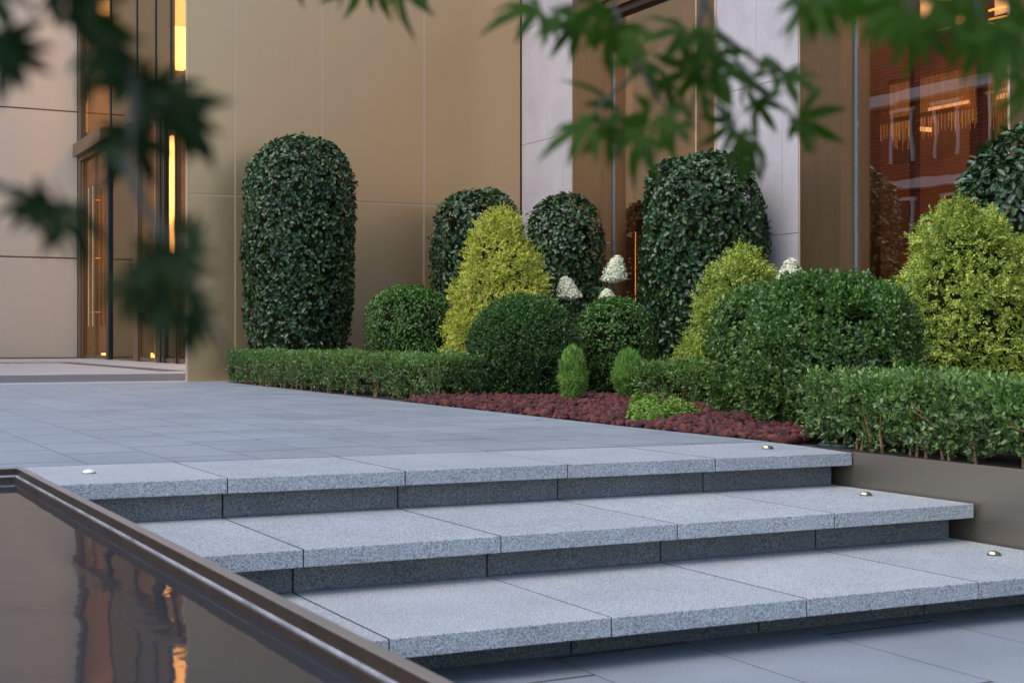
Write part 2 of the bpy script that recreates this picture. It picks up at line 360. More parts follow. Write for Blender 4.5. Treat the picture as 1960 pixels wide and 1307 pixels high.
# ------------------------------------------------------------ ground, pavement, pool, steps
def struct(o): return tag(o, kind='structure')
EDGE = [(4.25, -3.0), (4.25, 3.9), (4.262, 4.897), (4.335, 5.30), (4.385, 7.02), (4.52, 9.925), (4.64, 12.6), (4.80, 16.868)]
def edge_x(y):
    return float(np.interp(y, [p[1] for p in EDGE], [p[0] for p in EDGE]))
STEPS = [  # nosing y at x=.9, at x=4.25, top z
    (5.065, 4.885, 0.0), (4.225, 4.150, -.15), (3.545, 3.425, -.30)]
RIS = [(5.125, 4.985), (4.325, 4.265), (3.765, 3.685)]
def ylin(a, b, x): return a + (b - a) * (x - .9) / 3.35

struct(MB().sheet([(-400, -400), (400, -400), (400, 400), (-400, 400)], -.458).build('ground', M['lower_paving']))
struct(MB().sheet([(.9, -6), (4.245, -6), (4.245, 4.0), (.9, 4.0)], -.45).build('pavement', M['lower_paving']))
# landing: everything behind the granite edging, left round the pool
land = [(.89, 5.85), (4.36, 5.61), (4.385, 7.02), (4.52, 9.925), (4.64, 12.6), (4.80, 16.70), (-14, 16.70), (-14, 5.85)]
struct(MB().prism(land, -.2, 0).build('terrace', M['paving']))
struct(MB().box(-14, 12, 16.70, 17.30, -.2, -.002).build('pale_path', M['white_stone']))
struct(MB().box(-14, 12, 17.302, 21.0, -.2, -.003).build('dark_path', M['band_stone']))
struct(MB().box(-14, 12, 21.002, 48, -.2, -.002).build('entrance_path', M['white_stone']))
bd = MB(); bd.box(-14, 5.55, 31.8, 32.7, -.001, .004); bd.box(5.55, 5.95, 22.6, 32.7, -.001, .004); bd.box(-14, 7.6, 38.9, 39.98, -.001, .004)
struct(bd.build('path_border', M['band_stone']))

# steps
XS = [.885, 1.475, 2.157, 2.85, 3.548, 4.243]
names = [('wide granite top step with two slabs of edging in line with the grey landing', 0)]
lab = ['top granite step of the flight, flush with the grey terrace behind it',
       'middle granite step between the top step and the lowest step',
       'lowest granite step of the flight, just above the bottom pavement']
for i in range(3):
    na, nb, z = STEPS[i]; ra, rb = RIS[i]
    st = thing('granite_step', (2.5, 4.9 - .75 * i, z - .15), lab[i], 'step', 'granite steps up to the terrace')
    for k in range(5):
        x0, x1 = XS[k] + .0022, XS[k + 1] - .0022
        if i == 0:
            if k == 4: poly = [(x0, ylin(na, nb, x0)), (4.258, ylin(na, nb, 4.25)), (4.33, 5.30), (4.352, 5.598), (x0, ylin(5.838, 5.60, x0))]
            else: poly = [(x0, ylin(na, nb, x0)), (x1, ylin(na, nb, x1)), (x1, ylin(5.838, 5.60, x1)), (x0, ylin(5.838, 5.60, x0))]
        else:
            pa, pb = RIS[i - 1]
            poly = [(x0, ylin(na, nb, x0)), (x1, ylin(na, nb, x1)), (x1, ylin(pa, pb, x1) + .05), (x0, ylin(pa, pb, x0) + .05)]
        zo = random.Random(i * 7 + k).uniform(-.0012, 0)
        MB().prism(poly, z - .056 + zo, z + zo).build('tread_slab', M['granite'], st, bevel=.0025)
        if k < 4:
            xj = XS[k + 1]; yb = ylin(5.838, 5.60, xj) if i == 0 else ylin(*RIS[i - 1], xj)
            MB().box(xj - .0021, xj + .0021, ylin(na, nb, xj) + .004, yb, z - .055, z - .0006).build('joint_filler', M['joint'], st)
        rx0, rx1 = x0 + .001, x1 - (.02 if k == 4 else .001)
        if i == 0 and k == 4: rx1 = 4.225
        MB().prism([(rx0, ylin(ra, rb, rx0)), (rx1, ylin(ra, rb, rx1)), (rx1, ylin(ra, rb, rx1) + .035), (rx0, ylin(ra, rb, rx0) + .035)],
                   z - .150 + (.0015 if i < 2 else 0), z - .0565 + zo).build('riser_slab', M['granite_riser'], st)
    MB().prism([(.9, ylin(ra, rb, .9) + .037), (4.20, ylin(ra, rb, 4.2) + .037), (4.20, 5.55 - .7 * i), (.9, 5.55 - .7 * i)], z - .149, z - .06).build('step_core', M['joint'], st)

# reflecting pool with its thin metal rim
pool = thing('reflecting_pool', (0, 3, -.45), 'bronze rimmed reflecting pool beside the granite steps', 'pool')
MB().box(.860, .889, -2, 5.838, -.45, 0).box(-8, .860, 5.800, 5.838, -.2, 0).build('rim', M['rim'], pool, bevel=.0015)
MB().box(.8575, .8598, -2, 5.7998, -.026, -.0012).box(-8, .8575, 5.7975, 5.7998, -.026, -.0012).build('inner_face', M['inner_face'], pool)
MB().box(.8545, .8598, -2, 5.7998, -.2, -.0262).box(-8, .8545, 5.7945, 5.7998, -.2, -.0262).build('inner_ledge', M['wet_ledge'], pool, bevel=.0025)
MB().box(.8470, .8543, -2, 5.7933, -.2, -.033).box(-8, .8470, 5.7870, 5.7943, -.2, -.033).build('liner', M['inner_face'], pool)
struct(MB().sheet([(-8, -2), (.8468, -2), (.8468, 5.7868), (-8, 5.7868)], -.048).build('water', M['water']))

# planter: folded metal upstand along the bed, soil, buried valve lid
pl = thing('metal_planter_wall', (4.26, 1, -.45), 'satin bronze metal planter wall holding the hedge bed beside the steps', 'planter wall')
MB().box(4.262, 4.272, -6, 4.885, -.45, .003).build('face_sheet', M['planter_metal'], pl, bevel=.0012)
MB().box(4.262, 4.272, 4.8852, 5.3, -.45, -.058).build('face_sheet', M['planter_metal'], pl)
MB().box(4.2723, 4.30, -6, 4.885, -.45, -.001).build('folded_edge', M['gold_dark'], pl)
soil = [(4.3, -6), (4.3, 4.885), (4.36, 5.62), (4.40, 7.02), (4.53, 9.925), (4.65, 12.6), (4.82, 16.87), (8.97, 16.87), (8.97, -6)]
struct(MB().prism(soil, -.2, -.008).build('soil', M['soil']))
lid = thing('valve_lid', (*ground(1597, 851), 0), 'round dark green valve box lid sunk at the end of the red gravel', 'lid')
lx, ly = ground(1600, 852)
lx += .03
MB().lathe([(.105, -.03), (.105, .004), (.1, .008), (.0, .009)], lx, ly).build('cover', M['lid'], lid)
MB().lathe([(.118, -.03), (.118, .0), (.108, .001)], lx, ly).build('ring', M['frame_dark'], lid)

# step lights
def step_light(px, py, z, label, lit, ang=200):
    x, y = ground(px, py + 1.5, z)
    t = thing('step_light', (x, y, z), label, 'light', 'small domed lights set in the steps')
    r = .0265
    MB().lathe([(r, z - .01), (r, z + .0025), (r * .96, z + .0035), (r * .9, z + .0036)], x, y, 20).build('base_ring', M['silver'], t)
    pr = [(r * .88 * math.cos(a), z + .0035 + .0115 * math.sin(a)) for a in [i * math.pi / 2 / 6 for i in range(7)]]
    pr[-1] = (.0005, pr[-1][1])
    MB().lathe(pr, x, y, 20).build('dome', M['aged_brass'] if lit else M['white_dome'], t, smooth=True)
    if lit:   # a slotted lens on the side facing the treads
        V = []; c = R(ang); n = 7
        for j, el in enumerate((.2, .7)):
            for k in range(n):
                a = c + (k / (n - 1) - .5) * .9
                V.append((x + (r * .9 * math.cos(el) + .0008) * math.cos(a), y + (r * .9 * math.cos(el) + .0008) * math.sin(a), z + .0042 + .0118 * math.sin(el)))
        Fc = [(k, k + 1, k + 1 + n, k + n) for k in range(n - 1)]
        mesh('lens', V, Fc, M['lens'], t)
step_light(170, 904, 0, 'white domed step light near the pool corner, unlit', False)
step_light(1470, 857, 0, 'glowing domed step light on the top step beside the red gravel', True)
step_light(1658, 946, -.15, 'glowing domed step light at the right of the middle step', True)
step_light(1903, 1060, -.30, 'glowing domed step light at the right of the lowest step', True)

# ------------------------------------------------------------ champagne metal wall
WY = 16.879
gw = thing('metal_clad_wall', (6.7, WY, 0), 'champagne gold metal panel wall behind the tall clipped shrub', 'wall')
gx = [4.441, 5.03, 6.142, 7.543, 8.972]
for j in range(4):
    for z0, z1 in ((0, 2.235), (2.255, 7.5)):
        MB().box(gx[j] + (.012 if j else .02), gx[j + 1] - .012, WY, WY + .05, z0, z1).build('wall_panel', M['gold'], gw, bevel=.002)
tr = MB()
for x in gx[1:4]: tr.box(x - .0115, x + .0115, WY + .004, WY + .03, 0, 7.5)
for j in range(4): tr.box(gx[j] + (.012 if j else .02), gx[j + 1] - .012, WY + .005, WY + .03, 2.2355, 2.2545)
tr.build('joint_trim', M['trim'], gw)
MB().box(4.441, 4.4605, WY - .004, WY + .05, 0, 7.5).build('edge_trim', M['trim'], gw)
MB().box(8.9725, 9.2, WY + .003, WY + .05, 0, 7.49).build('corner_trim', M['gold_dark'], gw)
MB().box(4.68, 8.978, WY + .051, WY + .6, -.2, 7.49).build('wall_core', M['gold_dark'], gw)

# ------------------------------------------------------------ stone building with the two tall windows
FX = 8.979
hb = thing('stone_building', (10, 8, 0), 'lilac grey stone building with tall bronze framed windows behind the shrubs', 'building')
def pier(y0, y1, cuts):
    # y0 < y1, cuts: vertical joints per course
    zc = [0, 1.55, 3.105, 4.64, 6.2, 7.5]
    for c in range(5):
        ys = [y0] + sorted(cuts[c % len(cuts)]) + [y1]
        for a, b in zip(ys[:-1], ys[1:]):
            MB().box(FX, FX + .04, a + .0025, b - .0025, zc[c] + .003, zc[c + 1] - .003).build('stone_slab', M['limestone'], hb, bevel=.0015)
    MB().box(FX + .012, FX + .5, y0 + .001, y1 - .001, -.2, 7.5).build('pier_core', M['joint'], hb)
pier(15.535, 16.87, [[16.17], [15.759], [16.17]])
pier(11.085, 12.456, [[11.338, 12.0], [11.338, 12.187], [11.758]])
pier(6.66, 8.04, [[7.1], [7.7], [7.3]])
pier(2.2, 3.6, [[2.6], [3.0], [2.8]])
def window(y0, y1, dep, yc, name='window'):
    """opening y0..y1 with bronze jambs, a stepped head and a big pane"""
    gxp = FX + dep
    wd = thing_part = bpy.data.objects.new(name, None); sc.collection.objects.link(wd); wd.parent = hb
    wd.location = Vector((FX, (y0 + y1) / 2, 0)) - Vector(hb.location)
    MB().box(FX - .004, gxp + .12, y1, y1 + .012, 0, 4.55).build('far_jamb', M['gold_jamb'], wd)
    MB().box(FX - .003, FX + .04, y1 + .0125, yc - .015, 0, 7.5).build('casing', M['gold_jamb'], wd)
    MB().box(FX - .006, FX + .045, yc - .0145, yc + .003, 0, 7.5).build('jamb_trim', M['trim'], wd)
    MB().box(FX + .041, FX + .5, y1 + .0125, yc, 0, 7.4).build('casing_core', M['gold_dark'], wd)
    MB().box(FX - .004, gxp + .12, y0 - .012, y0, 0, 4.55).build('near_jamb', M['gold_jamb'], wd)
    MB().box(FX - .005, FX + .04, y0 - .355, y0 - .0125, 0, 7.5).build('casing', M['gold_jamb'], wd)
    MB().box(FX - .009, FX + .02, y0 - .0121, y0 + .012, 0, 4.5).box(FX - .009, FX - .0052, y0 - .375, y0 - .34, 0, 7.5).build('casing_edge', M['trim'], wd)
    # stepped head
    for k, (xa, xb, za, zb, mt) in enumerate(((FX - .05, FX + .1, 4.83, 4.93, 'trim'), (FX - .03, FX + .15, 4.70, 4.829, 'gold_jamb'), (FX - .0, FX + .16, 4.60, 4.699, 'gold_dark'),
                                      (FX + .04, FX + .165, 4.50, 4.599, 'gold_jamb'), (FX + .09, gxp + .1, 4.42, 4.499, 'room_dark'))):
        MB().box(xa, xb, y0 - .012, y1 + .012, za, zb).build('head_moulding', M[mt], wd)
    MB().box(FX, FX + .5, y0 - .01, y1 + .01, 4.931, 7.5).build('spandrel', M['limestone'], wd)
    MB().box(gxp - .012, gxp + .012, y1 - .035, y1 - .001, 0, 4.42).build('frame_edge', M['frame_blue'], wd)
    MB().box(gxp - .03, gxp + .03, y0, y0 + .03, 0, 4.42).box(gxp - .03, gxp + .03, y0 + .031, y1 - .036, 0, .1).build('frame', M['trim'], wd)
    MB().box(gxp - .006, gxp + .006, y0 + .031, y1 - .036, .101, 4.41).build('pane', M['glass'], wd)
    return wd
window(12.813, 14.82, .18, 15.52); window(8.40, 10.46, .18, 11.067); window(3.96, 6.03, .18, 6.63)
# room behind the glass
rm = MB(); rm.box(FX + .9, 17, -2, 16.6, -.05, 0); rm.build('interior_floor', M['room_dark'], hb)
MB().box(FX + .52, 17, -2, 16.6, 5.0, 5.1).build('interior_ceiling', M['room_brown'], hb)
MB().box(15.5, 15.6, -2, 16.6, 0, 5).build('interior_back_wall', M['room_wall'], hb)
MB().box(FX + .6, 15.5, 16.3, 16.4, 0, 5).build('interior_end_wall', M['room_brown'], hb)
MB().box(FX + .9, 15.5, -2.1, -2, 0, 5).build('interior_near_wall', M['room_brown'], hb)
MB().box(FX, 17.2, -3, 17.4, 7.5, 7.7).build('roof', M['roof'], hb)
MB().box(FX + .5, FX + .6, -3, 2.2, 0, 7.5).build('side_wall', M['gold_dark'], hb)
MB().box(FX + .5, FX + .6, 16.4, 17.3, 0, 7.5).build('side_wall', M['gold_dark'], hb)
# interior columns, a dark bronze screen and lit edges
for (x0, x1, y0, y1, z1, mt) in ((9.85, 10.0, 15.75, 15.83, 5, 'room_wall'), (10.6, 11.4, 15.45, 15.9, 5, 'room_brown'), (11.2, 11.3, 13.9, 14.0, 5, 'room_dark'),
                             (11.6, 12.3, 12.95, 13.0, 5, 'room_brown'), (10.6, 10.68, 11.20, 11.27, 5, 'room_dark'), (10.6, 10.68, 10.26, 10.34, 5, 'room_dark'),
                             (12.6, 12.8, 12.2, 12.4, 5, 'room_dark'), (11.9, 12.0, 10.6, 11.3, 2.7, 'room_dark')):
    MB().box(x0, x1, y0, y1, 0, z1).build('interior_column', M[mt], hb)
MB().box(9.6, 9.63, 15.06, 15.10, 0, 1.85).box(10.5, 10.53, 11.72, 11.77, 0, 2.25).box(10.45, 10.7, 11.9, 11.95, 3.2, 3.32).build('light_strip', M['lamp_soft'], hb)
MB().box(13.2, 15.4, 15.9, 15.94, 3.6, 3.66).box(15.42, 15.46, 3, 16, 3.9, 3.97).box(11, 15, 4, 16, 4.96, 4.98).build('room_fill_light', M['fill_room'], hb)  # added ceiling panel and strips, glowing to brighten the room

def bead_curtain(x, ys, ztop, zlen, label, mat, pitch=.022):
    t = thing('bead_chandelier', (x, ys[0], ztop), label, 'chandelier', 'lit bead chandeliers inside the window')
    rnd = random.Random(int(x * 100)); m = MB(); n = int((ys[1] - ys[0]) / pitch)
    for i in range(n):
        y = ys[0] + (i + .5) * (ys[1] - ys[0]) / n; l = zlen * (.85 + .15 * math.sin(i * .11)) * rnd.uniform(.7, 1.05)
        m.box(x, x + .005, y, y + rnd.choice((.003, .004, .008)), ztop - l, ztop)
    m.build('bead_string', M[mat], t)
    MB().box(x - .03, x + .03, ys[0], ys[1], ztop, ztop + .05).build('rail', M['brass'], t)
bead_curtain(11.55, (10.75, 12.6), 3.45, .75, 'long golden bead chandelier hanging in the middle of the right window', 'lamp_bead')
bead_curtain(11.3, (10.95, 12.5), 2.95, .22, 'low golden bead fringe in the middle of the right window', 'lamp_bead2', .05)
bead_curtain(11.0, (9.7, 10.65), 3.25, .42, 'short golden bead chandelier at the right edge of the right window', 'lamp_bead2', .04)
rl = thing('ring_lamp', (11.3, 10.3, 3.8), 'thin glowing ring lamp near the ceiling inside the right window', 'lamp')
for zz, rr in ((3.78, .5), (3.66, .6)):
    MB().tube([(11.3 + rr * math.cos(a), 10.3 + rr * math.sin(a), zz) for a in [k * math.pi / 20 for k in range(41)]], .011, 6).build('ring', M['lamp_soft'], rl)
MB().tube([(11.3, 10.3, 3.7), (11.3, 10.3, 5.0)], .01, 6).build('rod', M['brass'], rl)

# ------------------------------------------------------------ far entrance block
EX = 7.6
def EY(px):
    t = (px - CX) / F; b = RT[0] * t + FW[0]; a = RT[1] * t + FW[1]; D = EX / b; return D * a, D
ent = thing('entrance_building', (EX, 34, 0), 'beige panelled entrance building with tall bronze and glass doors at far left', 'building')
zc = [0, 2.72, 6.72, 11.5]
xs = [-10, -1.0, 1.76, 7.52]
for a, b in zip(xs[:-1], xs[1:]):
    for z0, z1 in zip(zc[:-1], zc[1:]):
        MB().box(a + .012, b - .012, 40.0, 40.06, z0 + .02, z1 - .02).build('stone_panel', M['beige_panel'], ent, bevel=.004)
MB().box(-10, 7.52, 40.03, 41, -.1, 11.5).build('wall_core', M['gold_dark'], ent)
HD = 5.45
def epart(name, pa, pb, z0, z1, mat, off=0, th=.06, parent=ent):
    ya, yb = EY(pa)[0], EY(pb)[0]
    return MB().box(EX - off, EX - off + th, min(ya, yb), max(ya, yb), z0, z1).build(name, M[mat], parent)
for (a, b) in ((164, 211), (213, 261), (263, 297), (299, 325)):
    epart('upper_panel', a, b, HD + .35 if a != 213 else .0, 11.5, 'door_glass' if a == 164 else 'mirror_panel')
epart('upper_window', 329, 362, HD + .35, 11.5, 'door_glass')
for p in (162.5, 212, 262, 298, 327): epart('upper_mullion', p - 1, p + 1, HD + .35, 11.5, 'frame_dark', .02, .1)
epart('lintel', 157, 211, HD, HD + .35, 'gold_jamb', .25, .4); epart('lintel', 258, 372, HD, HD + .35, 'gold_jamb', .25, .4)
epart('lintel_shadow_gap', 158, 211, HD - .12, HD - .002, 'gold_dark', .1, .2); epart('lintel_shadow_gap', 259, 372, HD - .12, HD - .002, 'gold_dark', .1, .2)
epart('door_post', 158, 163, 0, HD - .121, 'gold_jamb', .05, .15); epart('door_post', 207, 212, 0, HD - .121, 'frame_dark', .06, .15)
epart('door_post', 259, 268, 0, HD - .121, 'gold_jamb', .05, .15)
for p in (301, 309, 317): epart('door_post', p - 1, p + 1, 0, HD - .121, 'frame_dark' if p > 305 else 'brass', .05, .12)
epart('door_post', 339, 341, 0, HD - .121, 'gold_dark', .05, .12)
MB().box(7.521, 7.9, 39.62, 40.5, 0, 11.4).build('corner_post', M['gold_jamb'], ent)
def door(pa, pb, hpx, handles=True):
    ya, yb = EY(pa)[0], EY(pb)[0]
    d = bpy.data.objects.new('door', None); sc.collection.objects.link(d); d.parent = ent; d.location = Vector((EX, (ya + yb) / 2, 0)) - Vector(ent.location)
    MB().box(EX, EX + .02, yb + .04, ya - .04, .1, HD - .2).build('pane', M['door_glass'], d)
    MB().box(EX - .02, EX + .04, yb, yb + .04, 0.02, HD - .122).box(EX - .02, EX + .04, ya - .04, ya, 0.02, HD - .122).box(EX - .02, EX + .04, yb + .041, ya - .041, .02, .1).build('frame', M['gold_jamb'], d)
    if handles:
        hy = EY(hpx)[0]
        m = MB().tube([(EX - .16, hy, .85), (EX - .16, hy, 4.45)], .028, 10)
        for z in (1.2, 2.6, 4.1): m.tube([(EX - .16, hy, z), (EX, hy, z)], .018, 8)
        m.build('handle', M['brass'], d)
door(164, 184, 182); door(185.5, 206, 190); door(269, 300, 0, False); door(302.5, 307.5, 0, False); door(310, 338, 0, False); door(342, 371, 0, False)
# lobby behind the doors
MB().box(EX + 5, EX + 5.1, 22, 47.5, 0, 11.4).box(EX + .1, EX + 5, 47.5, 47.6, 0, 11.4).box(EX + .1, EX + 5, 22, 22.1, 0, 11.4).build('lobby_wall', M['room_wall'], ent)
MB().box(EX + .2, EX + 5, 22, 47.5, -.05, .01).build('lobby_floor', M['room_brown'], ent)
MB().box(EX + .1, EX + .35, EY(214)[0] - 2.6, EY(214)[0], .02, HD + .4).build('lobby_partition', M['room_wall'], ent)
MB().box(EX + 1.0, EX + 1.05, 34.0, 34.5, 2.5, HD - .05).box(EX + .5, EX + .55, 41.4, 41.6, .2, HD).build('light_column', M['lamp_warm'], ent)
MB().box(EX + .7, EX + 1.3, 32.8, 34.2, 7.0, 7.75).build('glowing_ceiling_box', M['lamp_warm'], ent)
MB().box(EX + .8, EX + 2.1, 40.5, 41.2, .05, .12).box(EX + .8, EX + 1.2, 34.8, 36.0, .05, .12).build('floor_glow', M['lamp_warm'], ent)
MB().box(EX + .4, EX + 5, 22, 47.5, 10.8, 10.9).build('lobby_ceiling', M['fill_lobby'], ent)  # whole ceiling glows, added to brighten the lobby
MB().box(-10, 12, 41, 44, 11.5, 11.7).build('roof', M['roof'], ent)

# ------------------------------------------------------------ red brick building across the forecourt (seen mirrored in the windows)
bk = thing('brick_building', (-5.5, 30, 0), 'red brick building with white framed windows mirrored in the right hand window', 'building')
BX = -5.0
MB().box(-14, BX, 19, 46, -.2, 10.5).build('wall', M['brick'], bk)
MB().box(-14.3, BX + .35, 18.7, 46.3, 10.501, 10.9).build('roof', M['roof'], bk)
MB().box(BX + .001, BX + .28, 18.8, 46, 5.95, 6.2).build('ledge', M['white_paint'], bk)
MB().box(BX + .001, BX + .28, 25.8, 46, 8.1, 8.35).build('ledge', M['white_paint'], bk)
MB().box(BX + .001, BX + .22, 18.8, 46, 3.95, 4.15).build('ledge', M['white_paint'], bk)
MB().box(BX + .001, BX + .22, 26.9, 27.5, -.2, 10.4).build('brick_pier', M['brick'], bk)
MB().tube([(BX + .12, 26.4, 4.0), (BX + .12, 26.4, 6.0)], .07, 8).build('downpipe', M['white_paint'], bk)
def bwin(yc, w, z0, z1):
    f = MB()
    f.box(BX + .001, BX + .06, yc - w / 2 - .06, yc - w / 2, z0, z1).box(BX + .001, BX + .06, yc + w / 2, yc + w / 2 + .06, z0, z1)
    f.box(BX + .001, BX + .07, yc - w / 2 - .12, yc + w / 2 + .12, z1 + .0005, z1 + .07)
    fo = f.build('window', M['white_paint'], bk)
    MB().box(BX - .001, BX + .02, yc - w / 2, yc + w / 2, z0, z1).build('pane', M['frame_dark'], fo)
for yc in (25.0, 23.6, 22.0, 20.6, 29.6, 31.2, 34.2, 36.0): bwin(yc, .55, 4.6, 5.75)
for yc in (25.1, 23.3, 30.2, 33.2): bwin(yc, .7, 2.6, 3.7)

# ------------------------------------------------------------ foliage machinery
def basis(n, rng, up=0.0, out=0.0):
    """leaf axis d (in the surface, biased up, leaning out) and leaf normal"""
    N = len(n); r = rng.normal(size=(N, 3)); r[:, 2] += up
    d = r - (r * n).sum(1, keepdims=True) * n; d /= np.linalg.norm(d, axis=1, keepdims=True) + 1e-9
    d = d + out * n; d /= np.linalg.norm(d, axis=1, keepdims=True)
    s = np.cross(d, n); s /= np.linalg.norm(s, axis=1, keepdims=True) + 1e-9
    return d, s, np.cross(s, d)
def leaves(p, d, s, n, L, W, fold=.25, curl=.15):
    """N leaves with base p, axis d, side s, normal n, length L and width W"""
    N = len(p); L = np.broadcast_to(L, (N,)).reshape(N, 1); W = np.broadcast_to(W, (N,)).reshape(N, 1)
    V = np.empty((N, 6, 3))
    V[:, 0] = p
    V[:, 1] = p + d * L * .35 + s * W * .5 + n * W * fold
    V[:, 2] = p + d * L * .75 + s * W * .38 + n * (W * fold * .7 - L * curl * .3)
    V[:, 3] = p + d * L - n * L * curl
    V[:, 4] = p + d * L * .75 - s * W * .38 + n * (W * fold * .7 - L * curl * .3)
    V[:, 5] = p + d * L * .35 - s * W * .5 + n * W * fold
    b = (np.arange(N) * 6)[:, None]
    Fc = np.concatenate([b + np.array([[0, 1, 2, 3]]), b + np.array([[0, 3, 4, 5]])])
    return V.reshape(-1, 3), Fc
def jitter(n, rng, a):
    m = n + rng.normal(size=n.shape) * a; return m / np.linalg.norm(m, axis=1, keepdims=True)
def lumps(rng, k=7, f=6.0):
    W = rng.normal(size=(k, 3)) * f; ph = rng.uniform(0, 6.28, k)
    return lambda P: sum(np.sin(P @ W[i] + ph[i]) for i in range(k)) / k
def profile_points(prof, rx, ry, se, N, rng):
    """points and normals on a body of revolution (superelliptic plan)"""
    prof = np.array(prof, float); seg = np.diff(prof, axis=0); ln = np.hypot(seg[:, 0], seg[:, 1])
    wgt = ln * (prof[:-1, 0] + prof[1:, 0]) / 2 + 1e-6; wgt /= wgt.sum()
    i = rng.choice(len(wgt), N, p=wgt); t = rng.random(N)[:, None]
    rz = prof[i] * (1 - t) + prof[i + 1] * t
    th = rng.random(N) * 2 * np.pi; c, s = np.cos(th), np.sin(th)
    k = (np.abs(c) ** se + np.abs(s) ** se) ** (-1 / se)
    nr, nz = seg[i, 1] / ln[i], -seg[i, 0] / ln[i]
    flip = np.where((nr < 0) & (nz <= 0), -1, 1); nr, nz = nr * flip, nz * flip
    P = np.stack([rx * rz[:, 0] * k * c, ry * rz[:, 0] * k * s, rz[:, 1]], 1)
    cx = np.sign(c) * np.abs(k * c) ** (se - 1) if se > 2 else c; cy = np.sign(s) * np.abs(k * s) ** (se - 1) if se > 2 else s
    q = np.hypot(cx, cy) + 1e-9
    n = np.stack([nr * cx / q, nr * cy / q, nz], 1); n /= np.linalg.norm(n, axis=1, keepdims=True)
    return P, n
def smoothprof(pts, n=40):
    pts = np.array(pts, float); t = np.r_[0, np.cumsum(np.hypot(*np.diff(pts, axis=0).T))]; u = np.linspace(0, t[-1], n)
    return np.stack([np.interp(u, t, pts[:, 0]), np.interp(u, t, pts[:, 1])], 1)
def column_prof(H, top=.32, foot=.86, z0=.08, e=2.5):
    # clipped column: superelliptic shoulders, slightly narrower foot
    P = [(foot * .6, z0), (foot, z0 + .03)]
    P += [(foot + (1 - foot) * math.sin(u * math.pi / 2), z0 + .03 + (H * (1 - top) - z0) * u) for u in (.15, .3, .5, .75, .95)]
    for k in range(1, 13):
        a = k / 12 * math.pi / 2; P.append((max(.0, math.cos(a)) ** (2 / e), H * (1 - top) + H * top * math.sin(a) ** (2 / e)))
    return P
def ball_prof(H, low=.3, foot=.75, z0=.03, e=2.3):
    P = [(foot * .7, z0), (foot, z0 + .03), (foot + (1 - foot) * .6, H * low * .5), (1.0, H * low)]
    for k in range(1, 15):
        a = k / 14 * math.pi / 2; P.append((max(.0, math.cos(a)) ** (2 / e), H * low + H * (1 - low) * math.sin(a) ** (2 / e)))
    return P
def cone_prof(H, z0=.03):
    P = [(.6, z0), (.9, z0 + .04), (.99, H * .12), (1.0, H * .2)]
    for u, r in ((.3, .97), (.4, .925), (.5, .86), (.6, .77), (.7, .66), (.8, .53), (.88, .40), (.94, .28), (.98, .16), (1, 0)): P.append((r, H * u))
    return P
